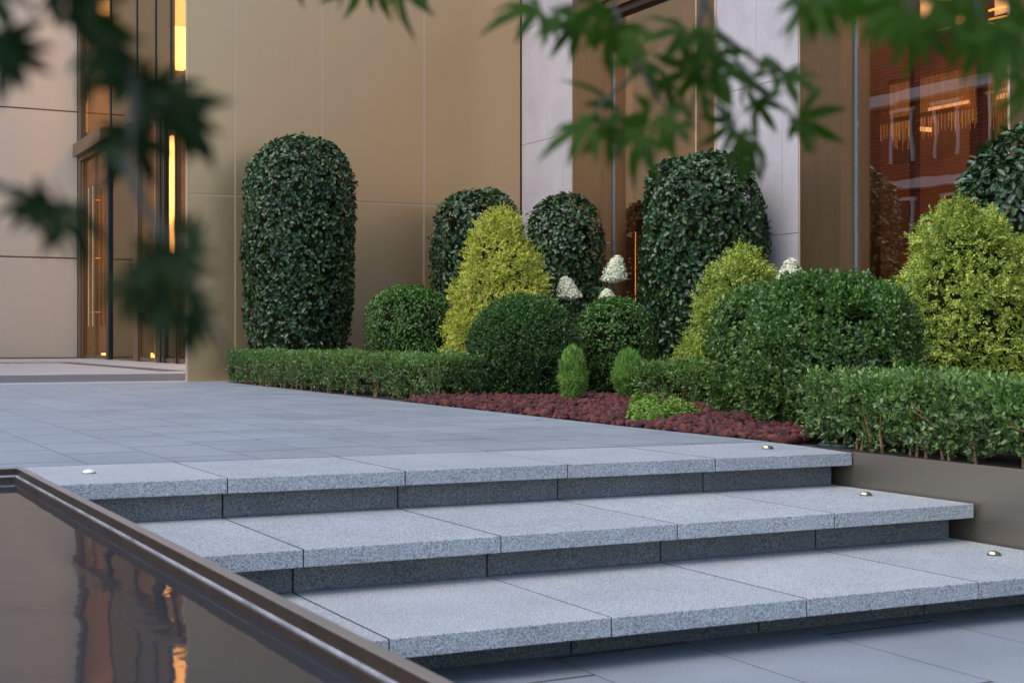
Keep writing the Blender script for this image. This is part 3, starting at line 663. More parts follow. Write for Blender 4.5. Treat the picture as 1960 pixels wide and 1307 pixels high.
def shrub(name, px, D, r, H, prof, mat, label, cat, N, L, W, seed, mode='scale', se=2.0, ry=None, group=None, depth=.05, lump=.02, lf=6., up=.3, gaps=True, paler=None):
    x, y = at(px, D); rng = np.random.default_rng(seed); ry = ry or r
    P, n = profile_points(smoothprof(prof), r, ry, se, N, rng)
    lm = lumps(rng, 7, lf); off = lump * lm(P) * 2 - depth * rng.random(N) ** 1.5 + depth * .25
    off[: N // 60] += rng.uniform(.01, .045, N // 60); P = P + n * off[:, None]; P[:, 2] = np.maximum(P[:, 2], .01)
    hol = lumps(rng, 8, 16.0)(P) + rng.normal(size=N) * .12; keep = hol > (-.36 if gaps else -9); keep &= rng.random(N) < np.clip(.55 + P[:, 2] / max(prof[-1][1], .1) * 1.5, .55, 1)
    P, n = P[keep], n[keep]; N = len(P)
    if mode == 'scale':
        nn = jitter(n, rng, .42); d, s, q = basis(nn, rng, up, .25)
        sz = rng.uniform(.7, 1.15, N)
        V, Fc = leaves(P, d, s, q, L * sz, W * sz, .18, .12)
    else:                                     # sprigs: pairs of small leaves along a short twig that leans out
        k = 8 if mode == 'sprig' else 6
        nn = jitter(n, rng, .35); d, s, q = basis(nn, rng, up, 1.0 if mode == 'sprig' else .9)
        sl = L * (3.2 if mode == 'sprig' else 2.6) * rng.uniform(.6, 1.2, N)[:, None]
        PP, DD, SS, QQ = [], [], [], []
        for j in range(k):
            u = (j // 2 + .4) / (k / 2); sg = 1 if j % 2 else -1
            tw = 0.9 * (j // 2) if mode == 'twig' else .25 * (j // 2)
            a = s * math.cos(tw) + q * math.sin(tw)
            dd = d * .65 + a * sg * .8 + rng.normal(size=d.shape) * .18; dd /= np.linalg.norm(dd, axis=1, keepdims=True)
            PP.append(P + d * sl * u); DD.append(dd)
            ss = np.cross(dd, q + rng.normal(size=d.shape) * .3); ss /= np.linalg.norm(ss, axis=1, keepdims=True) + 1e-9
            SS.append(ss); QQ.append(np.cross(ss, dd))
        PP.append(P + d * sl); DD.append(d); SS.append(s); QQ.append(q)
        PP, DD, SS, QQ = (np.concatenate(a) for a in (PP, DD, SS, QQ)); sz = rng.uniform(.7, 1.15, len(PP))
        V, Fc = leaves(PP, DD, SS, QQ, L * sz, W * sz, .2, .1)
    V = V + np.array([x, y, 0])
    t = thing(name, (x, y, 0), label, cat, group)
    yr = np.random.default_rng(seed + 500); nl = len(V) // 6; zl = V[::6, 2] / max(V[:, 2].max(), .1)
    if paler: idx = (yr.random(nl) < .05 + .55 * np.clip((zl - .25) / .75, 0, 1) ** 1.3).astype(int); mesh('foliage', V, Fc, None, t, mats=[mat, M[paler]], midx=np.r_[idx, idx])  # share of paler leaves grows with height
    else: mesh('foliage', V, Fc, mat, t)
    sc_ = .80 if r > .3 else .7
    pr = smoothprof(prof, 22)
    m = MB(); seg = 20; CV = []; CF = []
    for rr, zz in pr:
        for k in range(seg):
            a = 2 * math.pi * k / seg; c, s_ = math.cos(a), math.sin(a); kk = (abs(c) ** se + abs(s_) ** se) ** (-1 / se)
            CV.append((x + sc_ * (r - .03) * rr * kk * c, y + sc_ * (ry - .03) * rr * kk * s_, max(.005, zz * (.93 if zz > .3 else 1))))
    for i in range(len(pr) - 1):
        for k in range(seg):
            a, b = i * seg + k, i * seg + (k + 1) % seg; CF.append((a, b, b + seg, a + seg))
    mesh('inner_core', CV, CF, M['core'], t)
    return t
G1_ = 'dark clipped column shrubs along the building'
shrub('topiary_column', 573, 16.85, .64, 2.86, column_prof(2.86, .26, .84, .1, 2.6), M['leaf_topiary'], 'tallest dark clipped column shrub standing against the gold metal wall', 'topiary', 15500, .060, .040, 1, group=G1_, depth=.09, lump=.03)
shrub('topiary_column', 915, 17.6, .54, 2.30, column_prof(2.30, .24, .9, .1, 3.0), M['leaf_topiary'], 'dark clipped column shrub in the wall corner, left behind the golden cone', 'topiary', 9500, .060, .040, 2, group=G1_, depth=.09, lump=.035)
shrub('topiary_column', 1080, 16.9, .46, 2.17, column_prof(2.17, .3, .93, .1, 2.5), M['leaf_topiary'], 'dark clipped column shrub before the stone pier, right behind the golden cone', 'topiary', 8000, .060, .040, 3, group=G1_, depth=.09, lump=.04)
shrub('topiary_column', 1346, 14.2, .60, 2.32, column_prof(2.32, .28, .92, .1, 2.6), M['leaf_topiary'], 'broad dark clipped column shrub before the second stone pier', 'topiary', 12500, .060, .040, 4, group=G1_, depth=.09, lump=.035)
shrub('topiary_column', 1952, 10.8, .50, 2.04, column_prof(2.04, .45, .96, .1, 2.1), M['leaf_topiary'], 'large leaved dark clipped shrub cut by the right edge, behind the yellow cone', 'topiary', 6500, .085, .045, 5, group=G1_, depth=.08, lump=.04)
G2_ = 'clipped yellow cone shrubs'
shrub('cone_shrub', 957, 13.4, .50, 1.71, cone_prof(1.71), M['leaf_gold'], 'golden yellow cone shrub between the two dark columns at centre', 'cone shrub', 9000, .022, .0120, 11, 'sprig', group=G2_, depth=.15, lump=.06, lf=10., up=.1)
shrub('cone_shrub', 1422, 11.6, .46, 1.20, cone_prof(1.20), M['leaf_green_gold'], 'smaller yellow green cone shrub behind the big boxy shrub, by the broad column', 'cone shrub', 6500, .022, .0120, 12, 'sprig', group=G2_, depth=.15, lump=.06, lf=10., up=.1)
shrub('cone_shrub', 1858, 9.0, .55, 1.36, cone_prof(1.36), M['leaf_green_gold'], 'large yellow green cone shrub at far right above the right hedge', 'cone shrub', 8500, .022, .0120, 13, 'sprig', group=G2_, depth=.16, lump=.065, lf=10., up=.1)
G3_ = 'clipped round green shrubs'
shrub('ball_shrub', 788, 15.0, .47, 1.04, ball_prof(1.04, .35, .92, .05, 3.2), M['leaf_ball'], 'low boxy green shrub left of the golden cone, before the gold wall', 'ball shrub', 12000, .034, .020, 21, paler='leaf_ball_paler', group=G3_, depth=.10, lump=.05, up=.6, mode='scale')
shrub('ball_shrub', 1002, 12.1, .44, .81, ball_prof(.81, .42, .82, .03, 2.2), M['leaf_ball_dark'], 'smooth dark green ball shrub right before the golden cone', 'ball shrub', 6200, .028, .0125, 22, 'twig', paler='leaf_ball_paler', group=G3_, depth=.05, lump=.008, up=.8)
shrub('ball_shrub', 1176, 12.8, .35, .86, ball_prof(.86, .5, .9, .03, 2.4), M['leaf_ball'], 'green ball shrub below the white hydrangea heads', 'ball shrub', 9000, .032, .019, 23, paler='leaf_ball_paler', group=G3_, depth=.06, lump=.015, up=.4)
shrub('ball_shrub', 1462, 8.95, .30, .765, ball_prof(.765, .45, .85, .03, 2.5), M['leaf_box'], 'fresh green ball shrub tucked against the left of the big boxy shrub', 'ball shrub', 3400, .027, .018, 24, 'twig', paler='leaf_paler', group=G3_, depth=.08, lump=.03, up=.5)
shrub('ball_shrub', 1590, 7.9, .41, .785, ball_prof(.785, .40, .84, .03, 2.9), M['leaf_box'], 'largest boxy green shrub at the corner of the red gravel bed', 'ball shrub', 6400, .028, .018, 25, 'twig', se=2.6, paler='leaf_ball_paler', group=G3_, depth=.09, lump=.03, up=.5)

# low hedges with bare stems
def hedge(path, width, H, mat, label, N, seed, z0=.03, nst=30, L=.022, Wd=.0125):
    rng = np.random.default_rng(seed); path = np.array(path, float)
    seg = np.diff(path, axis=0); ln = np.hypot(*seg.T); cum = np.r_[0, np.cumsum(ln)]; T = cum[-1]
    def cen(u):
        return np.stack([np.interp(u, cum, path[:, 0]), np.interp(u, cum, path[:, 1])], 1)
    def frame(u):
        e = .05; a, b = cen(np.clip(u - e, 0, T)), cen(np.clip(u + e, 0, T)); t = b - a; t /= np.linalg.norm(t, axis=1, keepdims=True); return t, np.stack([-t[:, 1], t[:, 0]], 1)
    # cross section: side, shoulder, top; plus the two ends
    peri = 2 * H + width; u = rng.uniform(0, T, N); k = rng.uniform(0, peri, N); e = rng.random(N) < (2 * width * H / (T * peri) + .01)
    off = np.where(k < H, -width / 2, np.where(k < H + width, k - H - width / 2, width / 2)); z = np.where(k < H, k, np.where(k < H + width, H, peri - k))
    t, nrm = frame(u); n2 = np.where(k < H, -1.0, np.where(k < H + width, 0.0, 1.0)); nz = np.where((k >= H) & (k < H + width), 1.0, 0.0)
    # rounded shoulders and a foot that pulls in
    off = off * (1 - .12 * np.clip((z / H - .8) / .2, 0, 1) ** 2 * (n2 != 0)) * (1 - .10 * np.clip(1 - z / (H * .45), 0, 1))
    P2 = cen(u); P2 = P2 + nrm * off[:, None]; n = np.concatenate([nrm * n2[:, None], nz[:, None]], 1)
    side = rng.random(N) < .5; ue = np.where(side, 0, T); te, ne = frame(ue); oe = rng.uniform(-width / 2, width / 2, N); ze = rng.uniform(0, H, N)
    P2 = np.where(e[:, None], cen(ue) + ne * oe[:, None], P2); z = np.where(e, ze, z); n = np.where(e[:, None], np.concatenate([te * np.where(side, -1., 1.)[:, None], np.zeros((N, 1))], 1), n)
    P = np.concatenate([P2, z[:, None]], 1)
    keep = (z > .012) & (rng.random(N) < np.clip((z - z0) / (H * .35), .5, 1)); keep &= lumps(rng, 8, 20.0)(P) + rng.normal(size=N) * .12 + np.clip(z / H - .5, 0, .5) * .5 > -.24; P, n = P[keep], n[keep]; N = len(P)
    lm = lumps(rng, 7, 9.0); P += n * (.02 * lm(P) * 2 - .07 * rng.random(N) ** 1.5)[:, None] + np.array([0, 0, 1]) * (.010 * lm(P * 1.7))[:, None]
    k = 8; nn = jitter(n, rng, .4); d, s, q = basis(nn, rng, 1.2, .8); sl = L * 2.8 * rng.uniform(.6, 1.2, N)[:, None]
    PP, DD, SS, QQ = [P + d * sl], [d], [s], [q]
    for j in range(k):
        uu = (j // 2 + .4) / (k / 2); sg = 1 if j % 2 else -1; tw = .9 * (j // 2); a = s * math.cos(tw) + q * math.sin(tw)
        dd = d * .65 + a * sg * .8 + rng.normal(size=d.shape) * .2; dd /= np.linalg.norm(dd, axis=1, keepdims=True)
        ss = np.cross(dd, q + rng.normal(size=d.shape) * .35); ss /= np.linalg.norm(ss, axis=1, keepdims=True) + 1e-9
        PP.append(P + d * sl * uu); DD.append(dd); SS.append(ss); QQ.append(np.cross(ss, dd))
    PP, DD, SS, QQ = (np.concatenate(a) for a in (PP, DD, SS, QQ)); sz = rng.uniform(.65, 1.2, len(PP))
    V, Fc = leaves(PP, DD, SS, QQ, L * sz, Wd * sz, .2, .12); V[:, 2] = np.maximum(V[:, 2], .003)
    c0 = cen(np.array([T / 2]))[0]; tng = thing('low_hedge', (c0[0], c0[1], 0), label, 'hedge', 'low clipped box hedges edging the bed')
    zl = V[::6, 2] / H; nl = len(zl); idx = (rng.random(nl) < .06 + .6 * np.clip((zl - .45) / .6, 0, 1) ** 1.4).astype(int); mesh('foliage', V, Fc, None, tng, mats=[mat, M['leaf_paler']], midx=np.r_[idx, idx])
    # near-black core inside the leaves, clear of the ground, coloured as their shade
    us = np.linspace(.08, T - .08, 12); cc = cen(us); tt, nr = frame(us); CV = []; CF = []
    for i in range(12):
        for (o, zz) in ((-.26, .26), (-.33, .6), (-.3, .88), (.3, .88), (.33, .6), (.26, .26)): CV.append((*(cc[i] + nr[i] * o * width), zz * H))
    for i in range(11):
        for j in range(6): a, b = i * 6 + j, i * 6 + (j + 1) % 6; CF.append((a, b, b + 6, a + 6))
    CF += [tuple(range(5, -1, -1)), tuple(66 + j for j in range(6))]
    mesh('inner_core', CV, CF, M['core'], tng)
    rnd = random.Random(seed)
    for i in range(nst):
        u0 = np.array([T * (i + rnd.uniform(.1, .9)) / nst]); c = cen(u0)[0]; nr_ = frame(u0)[1][0]; sd_ = rnd.choice((-1, -1, 1))
        # stems stand just inside the two long faces
        bx, by = c + nr_ * sd_ * width * rnd.uniform(.38, .47) * SIDE; m = MB()
        top = (bx + rnd.uniform(-.05, .05), by + rnd.uniform(-.05, .05), H * rnd.uniform(.5, .8)); mid = (bx + rnd.uniform(-.02, .02), by + rnd.uniform(-.02, .02), H * .28)
        m.tube([(bx, by, -.01), mid, top], [.008, .0062, .003], 5)
        for q_ in range(rnd.choice((2, 3))):
            o = (mid[0] + rnd.uniform(-.09, .09), mid[1] + rnd.uniform(-.09, .09), H * rnd.uniform(.55, .9))
            m.tube([mid, ((mid[0] + o[0]) / 2 + .01, (mid[1] + o[1]) / 2, (mid[2] + o[2]) / 2 + .02), o], [.0048, .0036, .002], 4)
        m.build('stem', M['bark'], tng)
    return tng
SIDE = 1
hedge([(5.07, 16.55), (4.98, 15.2), (4.93, 12.6), (4.96, 11.2), (5.04, 10.50)], .40, .335, M['leaf_hedge'], 'long low clipped hedge along the terrace edge below the gold wall', 19500, 31, nst=44, L=.020, Wd=.0115)
hedge([(6.10, 9.15), (6.10, 8.4), (6.05, 7.45)], .44, .30, M['leaf_box'], 'short low hedge behind the bright green sedum and fluffy bush', 6200, 32, nst=16)
hedge([(4.74, 5.44), (4.64, 5.0), (4.60, 4.2), (4.60, 2.6)], .48, .285, M['leaf_hedge'], 'low hedge above the bronze planter wall at right', 11500, 33, nst=34, L=.026, Wd=.0145)

# fluffy summer cypress
def kochia(px, D, r, H, seed, label):
    x, y = at(px, D); rng = np.random.default_rng(seed); N = 5200
    pr = smoothprof([(.35, .02), (.6, .06), (.85, .14), (1, H * .42), (.97, H * .58), (.82, H * .77), (.55, H * .91), (.25, H * .98), (0, H)])
    P, n = profile_points(pr, r, r, 2, N, rng); P -= n * (rng.random(N) ** .8 * .07)[:, None]
    d = n * .75 + np.array([0, 0, .75]) + rng.normal(size=(N, 3)) * .38; d /= np.linalg.norm(d, axis=1, keepdims=True)
    s = np.cross(d, rng.normal(size=(N, 3))); s /= np.linalg.norm(s, axis=1, keepdims=True)
    L = rng.uniform(.035, .07, N)[:, None]; Wd = .0021
    P = P - d * L * .4; V = np.stack([P - s * Wd, P + s * Wd, P + d * L * .6 + s * Wd, P + d * L, P + d * L * .6 - s * Wd], 1).reshape(-1, 3) + np.array([x, y, 0]); V[:, 2] = np.maximum(V[:, 2], .01)
    Fc = (np.arange(N) * 5)[:, None] + np.array([[0, 1, 2, 3, 4]])
    t = thing('summer_cypress', (x, y, 0), label, 'bush', 'feathery light green bushes')
    mesh('foliage', V, Fc, M['needle'], t)
    MB().lathe([(r * .3, .01), (r * .55, .12), (r * .6, H * .5), (r * .35, H * .78), (.005, H * .85)], x, y, 14).build('inner_core', M['needle'], t)
    MB().tube([(x, y, -.01), (x, y, .12)], .008, 6).build('stem', M['bark'], t)
kochia(1096, 10.95, .118, .455, 41, 'feathery light green egg shaped bush standing free on the red gravel')
kochia(1203, 11.35, .135, .43, 42, 'feathery light green bush tucked behind the end of the short hedge')

# sedum, grass and lily blades
def sedum(spots, label):
    rng = np.random.default_rng(51); PV = []; nV = []
    for (px, py, r, h) in spots:
        x, y = ground(px, py); N = 430; th = rng.random(N) * 6.283; q = np.sqrt(rng.random(N)); a = q * r
        z = h * (1 - q ** 2.2) ** .6 + rng.normal(size=N) * .006; PV.append(np.stack([x + a * np.cos(th), y + a * np.sin(th), np.maximum(z, .012) + .01], 1))
        nn = np.stack([q * np.cos(th), q * np.sin(th), np.full(N, .7)], 1); nV.append(nn / np.linalg.norm(nn, axis=1, keepdims=True))
    P, n = np.concatenate(PV), np.concatenate(nV); allV = []; allF = []; c = 0
    for j in range(6):
        nn = jitter(n, rng, .3); d, s, q = basis(nn, rng, .2, .55); V, Fc = leaves(P, d, s, q, rng.uniform(.018, .030, len(P)), rng.uniform(.012, .018, len(P)), .15, .05)
        allV.append(V); allF.append(Fc + c); c += len(V)
    V = np.concatenate(allV); c0 = P.mean(0); t = thing('sedum_plant', (c0[0], c0[1], 0), label, 'plant')
    mesh('foliage', V, np.concatenate(allF), M['sedum'], t)
sedum([(1234, 812, .10, .115), (1262, 815, .08, .085), (1292, 811, .10, .125), (1318, 808, .07, .085), (1246, 806, .07, .13), (1224, 804, .06, .145)], 'bright yellow green sedum clump on the red gravel by the terrace edge')
def blades(name, spots, n, h, w, seed, label=None, cat=None, kind=None, spread=.1, mat='grass', group=None):
    rnd = random.Random(seed)
    for (px, py, lb) in spots:
        x, y = ground(px, py); V = []; Fc = []
        for i in range(n):
            a = rnd.uniform(0, 6.283); rr = spread * math.sqrt(rnd.random()); bx, by = x + rr * math.cos(a), y + rr * math.sin(a) * .7
            dx, dy = rnd.gauss(0, .5), rnd.gauss(0, .5); hh = h * rnd.uniform(.5, 1.1); b = rnd.uniform(0, 6.283); ux, uy = math.cos(b) * w, math.sin(b) * w; c = len(V)
            for u, ww in ((0, 1), (.4, 1), (.75, .7), (1, .05)):
                ox, oy, oz = dx * hh * u * u, dy * hh * u * u, hh * (u - .25 * u * u)
                V += [(bx + ox - ux * ww, by + oy - uy * ww, oz + .005), (bx + ox + ux * ww, by + oy + uy * ww, oz + .005)]
            for k in range(3): Fc.append((c + 2 * k, c + 2 * k + 1, c + 2 * k + 3, c + 2 * k + 2))
        t = mesh(name, V, Fc, M[mat]); tag(t, lb, cat, group, kind)
blades('grass_tuft', [(1178, 785, 'thin grass patch left of the bright sedum clump'), (1372, 806, 'thin grass patch right of the bright sedum clump'), (1035, 776, 'tiny sparse grass tuft on the gravel before the dark ball shrub')],
       320, .035, .0009, 61, cat='grass', kind='stuff', spread=.15)
for (px, py, lb) in ((772, 748, 'loose strappy leaves rising behind the hedge left of the golden cone'), (862, 752, 'pale strappy leaf clump behind the hedge at the foot of the golden cone')):
    D = 13.1 if px < 800 else 12.6; x, y = at(px, D); rnd = random.Random(px); t = thing('lily_clump', (x, y, 0), lb, 'plant', 'strappy lily clumps behind the hedge')
    for i in range(11):
        a = rnd.uniform(0, 6.283); l = rnd.uniform(.45, .62); V = []; Fc = []
        for k in range(7):
            u = k / 6; o = .28 * u ** 2 * l * 1.3; ww = .006 * (1 - u ** 3) + .0004; zz = l * (u - .18 * u * u)
            cx_, cy_ = x + .03 * math.cos(a) + o * math.cos(a), y + .03 * math.sin(a) + o * math.sin(a)
            V += [(cx_ - ww * math.sin(a), cy_ + ww * math.cos(a), zz), (cx_ + ww * math.sin(a), cy_ - ww * math.cos(a), zz)]
            if k: c = 2 * k; Fc.append((c - 2, c - 1, c + 1, c))
        mesh('leaf', V, Fc, M['grass'], t)

# hydrangeas
def hydrangea(base, heads, label, seed):
    rng = np.random.default_rng(seed); bx, by = base; t = thing('hydrangea', (bx, by, 0), label, 'hydrangea', 'white panicle hydrangeas')
    for (hx, hy, z, r, h, tilt) in heads:
        N = 620; u = rng.random(N); th = rng.random(N) * 6.283
        rr = r * np.clip(1.02 - u ** 1.5 * .75, .1, 1) * np.clip(u * 9, .3, 1) * np.where(u > .93, .7, 1) * rng.uniform(.78, 1.08, N)
        P = np.stack([rr * np.cos(th), rr * np.sin(th), u * h], 1); n = np.stack([np.cos(th), np.sin(th), .25 + u * .9], 1); n /= np.linalg.norm(n, axis=1, keepdims=True)
        P[:, 0] += tilt * P[:, 2] * RT[0]; P[:, 1] += tilt * P[:, 2] * RT[1]
        V = []; Fc = []; c = 0; nn = jitter(n, rng, .35); d0, s0, q0 = basis(nn, rng, 0, .2); sz = rng.uniform(.010, .0145, N)
        for j in range(4):
            a = j * math.pi / 2; d = d0 * math.cos(a) + s0 * math.sin(a); s = np.cross(d, nn); VV, FF = leaves(P, d, s, nn, sz, sz * 1.0, .12, -.1); V.append(VV); Fc.append(FF + c); c += len(VV)
        V = np.concatenate(V) + np.array([hx, hy, z]); head = mesh('flower_head', V, np.concatenate(Fc), M['petal'], t)
        MB().lathe([(r * .3, z), (r * .72, z + h * .15), (r * .6, z + h * .5), (r * .3, z + h * .85), (.002, z + h * .95)], hx + tilt * h * .4 * RT[0], hy + tilt * h * .4 * RT[1], 12).build('flower_core', M['petal'], t)
        MB().tube([(bx + (hx - bx) * .3, by + (hy - by) * .3, .0), (bx + (hx - bx) * .6, by + (hy - by) * .6, z * .55), (hx, hy, z + .02)], [.007, .005, .004], 6).build('stem', M['grass'], t)
        N = 22; P = np.stack([bx + (hx - bx) * rng.uniform(.4, 1, N), by + (hy - by) * rng.uniform(.4, 1, N), z - rng.uniform(.02, .38, N)], 1)
        n = jitter(np.tile([0, 0, 1.], (N, 1)), rng, .35); d, s, q = basis(n, rng, 0, .1); V, Fc = leaves(P, d, s, q, rng.uniform(.10, .15, N), rng.uniform(.05, .07, N), .15, .25); mesh('foliage', V, Fc, M['leaf_ball'], t)
def head(px, py_b, py_t, D, wpx, tilt=0):
    x, y = at(px, D); z0, z1 = hz(py_b, D), hz(py_t, D); return (x, y, z0, wpx / F * D / 2, z1 - z0, tilt)
hydrangea(at(1140, 13.9), [head(1092, 573, 530, 13.7, 48, -.25), head(1172, 541, 490, 13.9, 52, .2), head(1162, 592, 553, 13.5, 42, 0)], 'white hydrangea with three heads above the green ball shrub', 71)
hydrangea(at(1516, 9.9), [head(1514, 545, 495, 9.9, 56, 0)], 'single white hydrangea head peeping over the big boxy shrub', 72)

# red lava gravel
def lava():
    rng = np.random.default_rng(81); pts = []
    for i in range(9000):
        y = 5.45 + (10.6 - 5.45) * rng.random(); x = edge_x(y) + .02 + rng.random() ** 1.2 * (1.75 if y > 7 else .95)
        pts.append((x, y))
    pts = np.array(pts); N = len(pts)
    bm = bmesh.new(); bmesh.ops.create_icosphere(bm, subdivisions=1, radius=1); B0 = np.array([v.co[:] for v in bm.verts]); bm.verts.ensure_lookup_table()
    F0 = np.array([[v.index for v in f.verts] for f in bm.faces]); bm.free()
    V = B0[None] * (1 + rng.normal(size=(N, len(B0), 1)) * .24); sc3 = rng.uniform(.45, 1.4, (N, 1, 3)); V = V * sc3
    th = rng.random(N) * 6.283; c, s = np.cos(th)[:, None], np.sin(th)[:, None]
    V = np.stack([V[..., 0] * c - V[..., 1] * s, V[..., 0] * s + V[..., 1] * c, V[..., 2] * .8], 2)
    r = rng.uniform(.010, .027, N) * rng.choice((1, 1, 1, 1.25), N); V *= r[:, None, None]
    lm = lumps(rng, 6, 3.0); P3 = np.c_[pts, np.zeros(N)]; d = np.clip((pts[:, 0] - np.array([edge_x(q) for q in pts[:, 1]])) / .25, 0, 1)
    z = -.004 + d * .028 + (rng.random(N) ** 1.0) * .022 + .008 * lm(P3)
    V += np.c_[pts, z][:, None, :]
    V[..., 0] = np.maximum(V[..., 0], np.interp(V[..., 1], [p[1] for p in EDGE], [p[0] for p in EDGE]) + .003)
    Fc = (np.arange(N) * len(B0))[:, None, None] + F0[None]; Fc = Fc.reshape(-1, 3)
    o = mesh('lava_gravel', V.reshape(-1, 3), Fc, M['lava']); tag(o, 'dark red lava gravel covering the bed along the terrace edge', 'gravel', kind='stuff')
lava()

# palm in the lobby
pm = thing('potted_palm', (8.45, 32.7, 0), 'dark potted palm standing behind the glass of the far entrance', 'palm')
px_, py_ = 8.45, 32.7
MB().lathe([(.3, 0.01), (.4, .75), (.42, .8), (.38, .8)], px_, py_, 18).build('pot', M['pot'], pm)
rnd = random.Random(5)
MB().tube([(px_, py_, .7), (px_ + .03, py_, 2.0)], .07, 8).build('trunk', M['bark'], pm)
for i in range(16):
    a = rnd.uniform(0, 6.283); l = rnd.uniform(1.3, 2.2); el = rnd.uniform(.5, 1.2); V = []; Fc = []; pts = []
    for k in range(12):
        u = k / 11; rr = l * u * math.cos(el * (1 - .5 * u)); zz = 1.9 + l * u * math.sin(el) - .5 * l * u * u * .6; pts.append((px_ + rr * math.cos(a), py_ + rr * math.sin(a), zz))
    for k in range(1, 12):
        for sgn in (-1, 1):
            p = np.array(pts[k]); sd2 = np.array([-math.sin(a), math.cos(a), 0]) * sgn; fw = np.array([math.cos(a), math.sin(a), -.3]); q = p + sd2 * .26 + fw * .2; c = len(V)
            V += [tuple(p), tuple(p + fw * .035), tuple(q)]; Fc.append((c, c + 1, c + 2))
    mesh('frond', V, Fc, M['palm'], pm)

# ------------------------------------------------------------ maple branches close to the lens
def maple_template(seed, wk=1.0):
    rnd = random.Random(seed); sp = rnd.uniform(.85, 1.1); droop = rnd.uniform(.25, .6)
    lob = [(-125, .34), (-84, .64), (-43, .88), (0, 1.0), (43, .88), (84, .64), (125, .34)]
    if seed % 2: lob = lob[1:-1]
    V = [(0, 0, 0)]; Fc = []
    for i, (a, l) in enumerate(lob):
        a0 = R(a * sp + rnd.uniform(-6, 6)); l *= rnd.uniform(.85, 1.1); c = len(V)
        def pt(da, rr, dz=0):
            return (rr * math.sin(a0 + R(da)), rr * math.cos(a0 + R(da)), dz - droop * rr * rr)
        V += [pt(-21, .20 * wk * (l + .3)), pt(-16 * wk, .40 * l + .02, .02), pt(-9 * wk, .68 * l, .02), pt(rnd.uniform(-3, 3), l, -.03), pt(9 * wk, .68 * l, .02), pt(16 * wk, .40 * l + .02, .02), pt(21, .20 * wk * (l + .3)), pt(0, .5 * l, -.02)]
        Fc += [(0, c, c + 1, c + 7), (c + 7, c + 1, c + 2, c + 3), (c + 7, c + 3, c + 4, c + 5), (0, c + 7, c + 5, c + 6)]
    c = len(V); V += [(-.012, 0, -.004), (.012, 0, -.004), (.03, -.45, .06), (.012, -.45, .06)]; Fc.append((c, c + 1, c + 2, c + 3))
    return np.array(V), Fc
def leaf_mesh(mat, seed, wk):
    rng = np.random.default_rng(seed); V, Fc = maple_template(seed, wk); V[:, 2] += rng.normal(size=len(V)) * .012; me = bpy.data.meshes.new('leaf')
    me.from_pydata([tuple(v) for v in V], [], Fc); me.materials.append(mat)
    me.polygons.foreach_set('use_smooth', np.ones(len(me.polygons), dtype=bool)); return me
LM = {k: [leaf_mesh(M[k], i, 1.35 if k == 'maple_shade' else 1.1) for i in range(6)] for k in ('maple', 'maple_shade')}
UPV = np.array([0, 0, 1.0]); R3 = np.array([RT[0], RT[1], 0]); F3 = np.array([FW[0], FW[1], 0])
def P3(px, py, D): return R3 * ((px - CX) / F * D) + F3 * D + UPV * (CAMZ + (HY - py) / F * D)
def branch(label, twigs, lvs, mat, seed, D0, k=.9):
    rnd = random.Random(seed); o0 = P3(*twigs[0][0][:2], D0); t = thing('maple_branch', tuple(o0), label, 'branch', 'out of focus maple branches close to the lens')
    for tw in twigs:
        pts = [P3(a, b, D0 + (q[0] if q else 0)) for a, b, *q in tw]; n = len(pts)
        MB().tube(pts, [.0022 - .0014 * i / (n - 1) for i in range(n)], 6).build('twig', M['twig'], t)
    for (px, py, ang, span, *ex) in lvs:
        dD = ex[0] if ex else rnd.uniform(-.06, .06); tilt = ex[1] if len(ex) > 1 else rnd.choice((-1, 1)) * rnd.uniform(.35, 1.15); D = D0 + dD
        p = P3(px, py, D); a = R(ang); d = R3 * math.cos(a) + UPV * math.sin(a); s = R3 * math.sin(a) - UPV * math.cos(a)
        n = -F3
        # tip the leaf about its own axis and lean its tip away from the lens
        ca, sa = math.cos(tilt), math.sin(tilt); s2 = s * ca + n * sa; n2 = n * ca - s * sa
        lean = rnd.uniform(-.2, .8); cl, sl = math.cos(lean), math.sin(lean); d2 = d * cl + n2 * sl; n3 = n2 * cl - d * sl
        sz = span * k / F * D; o = bpy.data.objects.new('leaf', rnd.choice(LM[mat])); sc.collection.objects.link(o); o.parent = t
        from mathutils import Matrix
        m = Matrix(((s2[0], d2[0], n3[0], 0), (s2[1], d2[1], n3[1], 0), (s2[2], d2[2], n3[2], 0), (0, 0, 0, 1)))
        o.matrix_basis = Matrix.Translation(Vector(p - o0)) @ m @ Matrix.Diagonal((sz, sz, sz, 1))
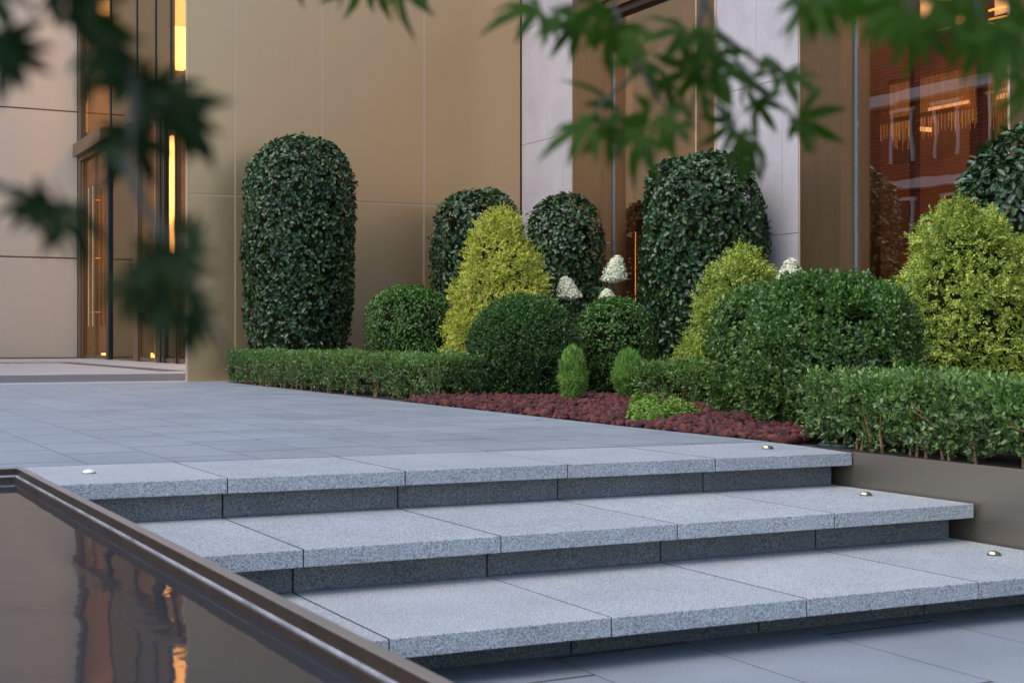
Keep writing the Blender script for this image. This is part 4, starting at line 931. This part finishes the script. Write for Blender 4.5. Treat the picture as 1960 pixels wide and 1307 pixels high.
# px, py of the leaf base, direction of the middle lobe (degrees, 0 = right, 90 = up), length of that lobe in px
branch('green maple branch hanging into the top centre of the picture', [
    [(1130, -120), (1165, -20), (1195, 70), (1225, 130), (1262, 190), (1300, 245)], [(1165, -20), (1100, 10), (1050, 20)], [(1225, 130), (1160, 190), (1130, 225)]],
    [(1035, 15, 205, 130), (1075, 20, 240, 110), (1150, 5, 250, 120), (1115, 40, 215, 120), (1165, 60, 285, 130), (1210, 60, 260, 120), (1235, 120, 290, 110), (1225, 105, 215, 90),
     (1130, 240, 200, 130), (1160, 235, 255, 120), (1200, 225, 275, 110), (1185, 215, 170, 130), (1240, 215, 200, 120), (1262, 225, 300, 100), (1290, 235, 270, 90), (1225, 260, 240, 110), (1300, 200, 330, 70), (1270, 160, 330, 90)], 'maple', 3, .92)
branch('green maple branch trailing from the top right of centre', [
    [(1330, -120), (1345, -10), (1372, 60), (1420, 130), (1470, 190), (1540, 240)], [(1372, 60), (1450, 120), (1520, 150), (1570, 190)], [(1345, -10), (1335, 90), (1345, 180), (1400, 240), (1440, 290)]],
    [(1340, 60, 240, 110), (1345, 70, 300, 110), (1325, 130, 215, 110), (1350, 150, 280, 110), (1370, 130, 330, 90), (1460, 110, 320, 90), (1500, 145, 315, 100), (1430, 150, 285, 90),
     (1450, 190, 300, 90), (1530, 225, 335, 110), (1540, 235, 300, 80), (1400, 235, 215, 90), (1430, 270, 250, 100), (1445, 275, 300, 100), (1415, 255, 280, 80), (1310, 60, 200, 100), (1365, 100, 265, 120)], 'maple', 4, .95)
branch('dense green maple sprays hanging across the top right corner', [
    [(1990, -140), (1860, -40), (1740, 10), (1620, 5), (1540, -10)], [(1860, -40), (1880, 60), (1940, 110)], [(1740, 10), (1760, 70)]],
    [(1530, -15, 235, 110), (1560, -5, 262, 130), (1575, 0, 285, 100), (1620, -10, 270, 80), (1660, -5, 255, 110), (1700, 0, 270, 120), (1735, 20, 250, 130), (1750, 40, 285, 120), (1770, 30, 305, 130),
     (1800, 0, 270, 120), (1815, 30, 300, 120), (1850, 10, 265, 140), (1870, 40, 290, 150), (1900, 40, 250, 130), (1920, 60, 285, 150), (1945, 90, 260, 150), (1960, 20, 240, 130), (1720, -10, 200, 120), (1790, 40, 225, 110),
     (1840, -10, 320, 110), (1880, -10, 230, 110), (1930, -10, 300, 120), (1640, -20, 220, 90), (1965, 150, 270, 130)], 'maple', 5, .75)
branch('maple leaf tips hanging from the top edge left of centre', [
    [(560, -90), (640, -50), (720, -40), (800, -70)]],
    [(570, -45, 265, 70), (640, -50, 275, 75), (690, -50, 262, 110), (720, -45, 290, 90), (765, -45, 268, 140), (775, -40, 240, 80), (800, -60, 330, 80)], 'maple', 6, 1.0)
branch('dark blurred maple branch crossing the top left corner', [
    [(60, -120), (130, -20), (190, 80), (260, 160), (330, 200), (400, 250)], [(-60, -40), (20, 60), (40, 110)], [(260, 160), (255, 230), (250, 290)]],
    [(120, -20, 310, 190), (160, 30, 290, 190), (190, 70, 260, 120), (200, 60, 330, 150), (250, 140, 200, 110), (265, 165, 300, 120), (320, 195, 325, 150), (270, 160, 20, 90), (-20, 60, 300, 150), (10, 70, 350, 120), (0, 90, 270, 130), (20, 90, 315, 100),
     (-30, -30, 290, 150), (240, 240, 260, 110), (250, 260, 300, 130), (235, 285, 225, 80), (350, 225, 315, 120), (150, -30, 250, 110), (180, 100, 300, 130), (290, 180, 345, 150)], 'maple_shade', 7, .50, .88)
branch('dark blurred maple spray low at the left edge', [
    [(-60, 330), (30, 370), (90, 395), (150, 400), (215, 330)]],
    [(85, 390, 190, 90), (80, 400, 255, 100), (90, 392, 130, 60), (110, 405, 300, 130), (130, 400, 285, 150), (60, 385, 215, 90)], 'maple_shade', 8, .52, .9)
branch('almost black blurred leaf clump before the entrance doors', [
    [(235, 300), (290, 420), (330, 480), (380, 560), (440, 690)]],
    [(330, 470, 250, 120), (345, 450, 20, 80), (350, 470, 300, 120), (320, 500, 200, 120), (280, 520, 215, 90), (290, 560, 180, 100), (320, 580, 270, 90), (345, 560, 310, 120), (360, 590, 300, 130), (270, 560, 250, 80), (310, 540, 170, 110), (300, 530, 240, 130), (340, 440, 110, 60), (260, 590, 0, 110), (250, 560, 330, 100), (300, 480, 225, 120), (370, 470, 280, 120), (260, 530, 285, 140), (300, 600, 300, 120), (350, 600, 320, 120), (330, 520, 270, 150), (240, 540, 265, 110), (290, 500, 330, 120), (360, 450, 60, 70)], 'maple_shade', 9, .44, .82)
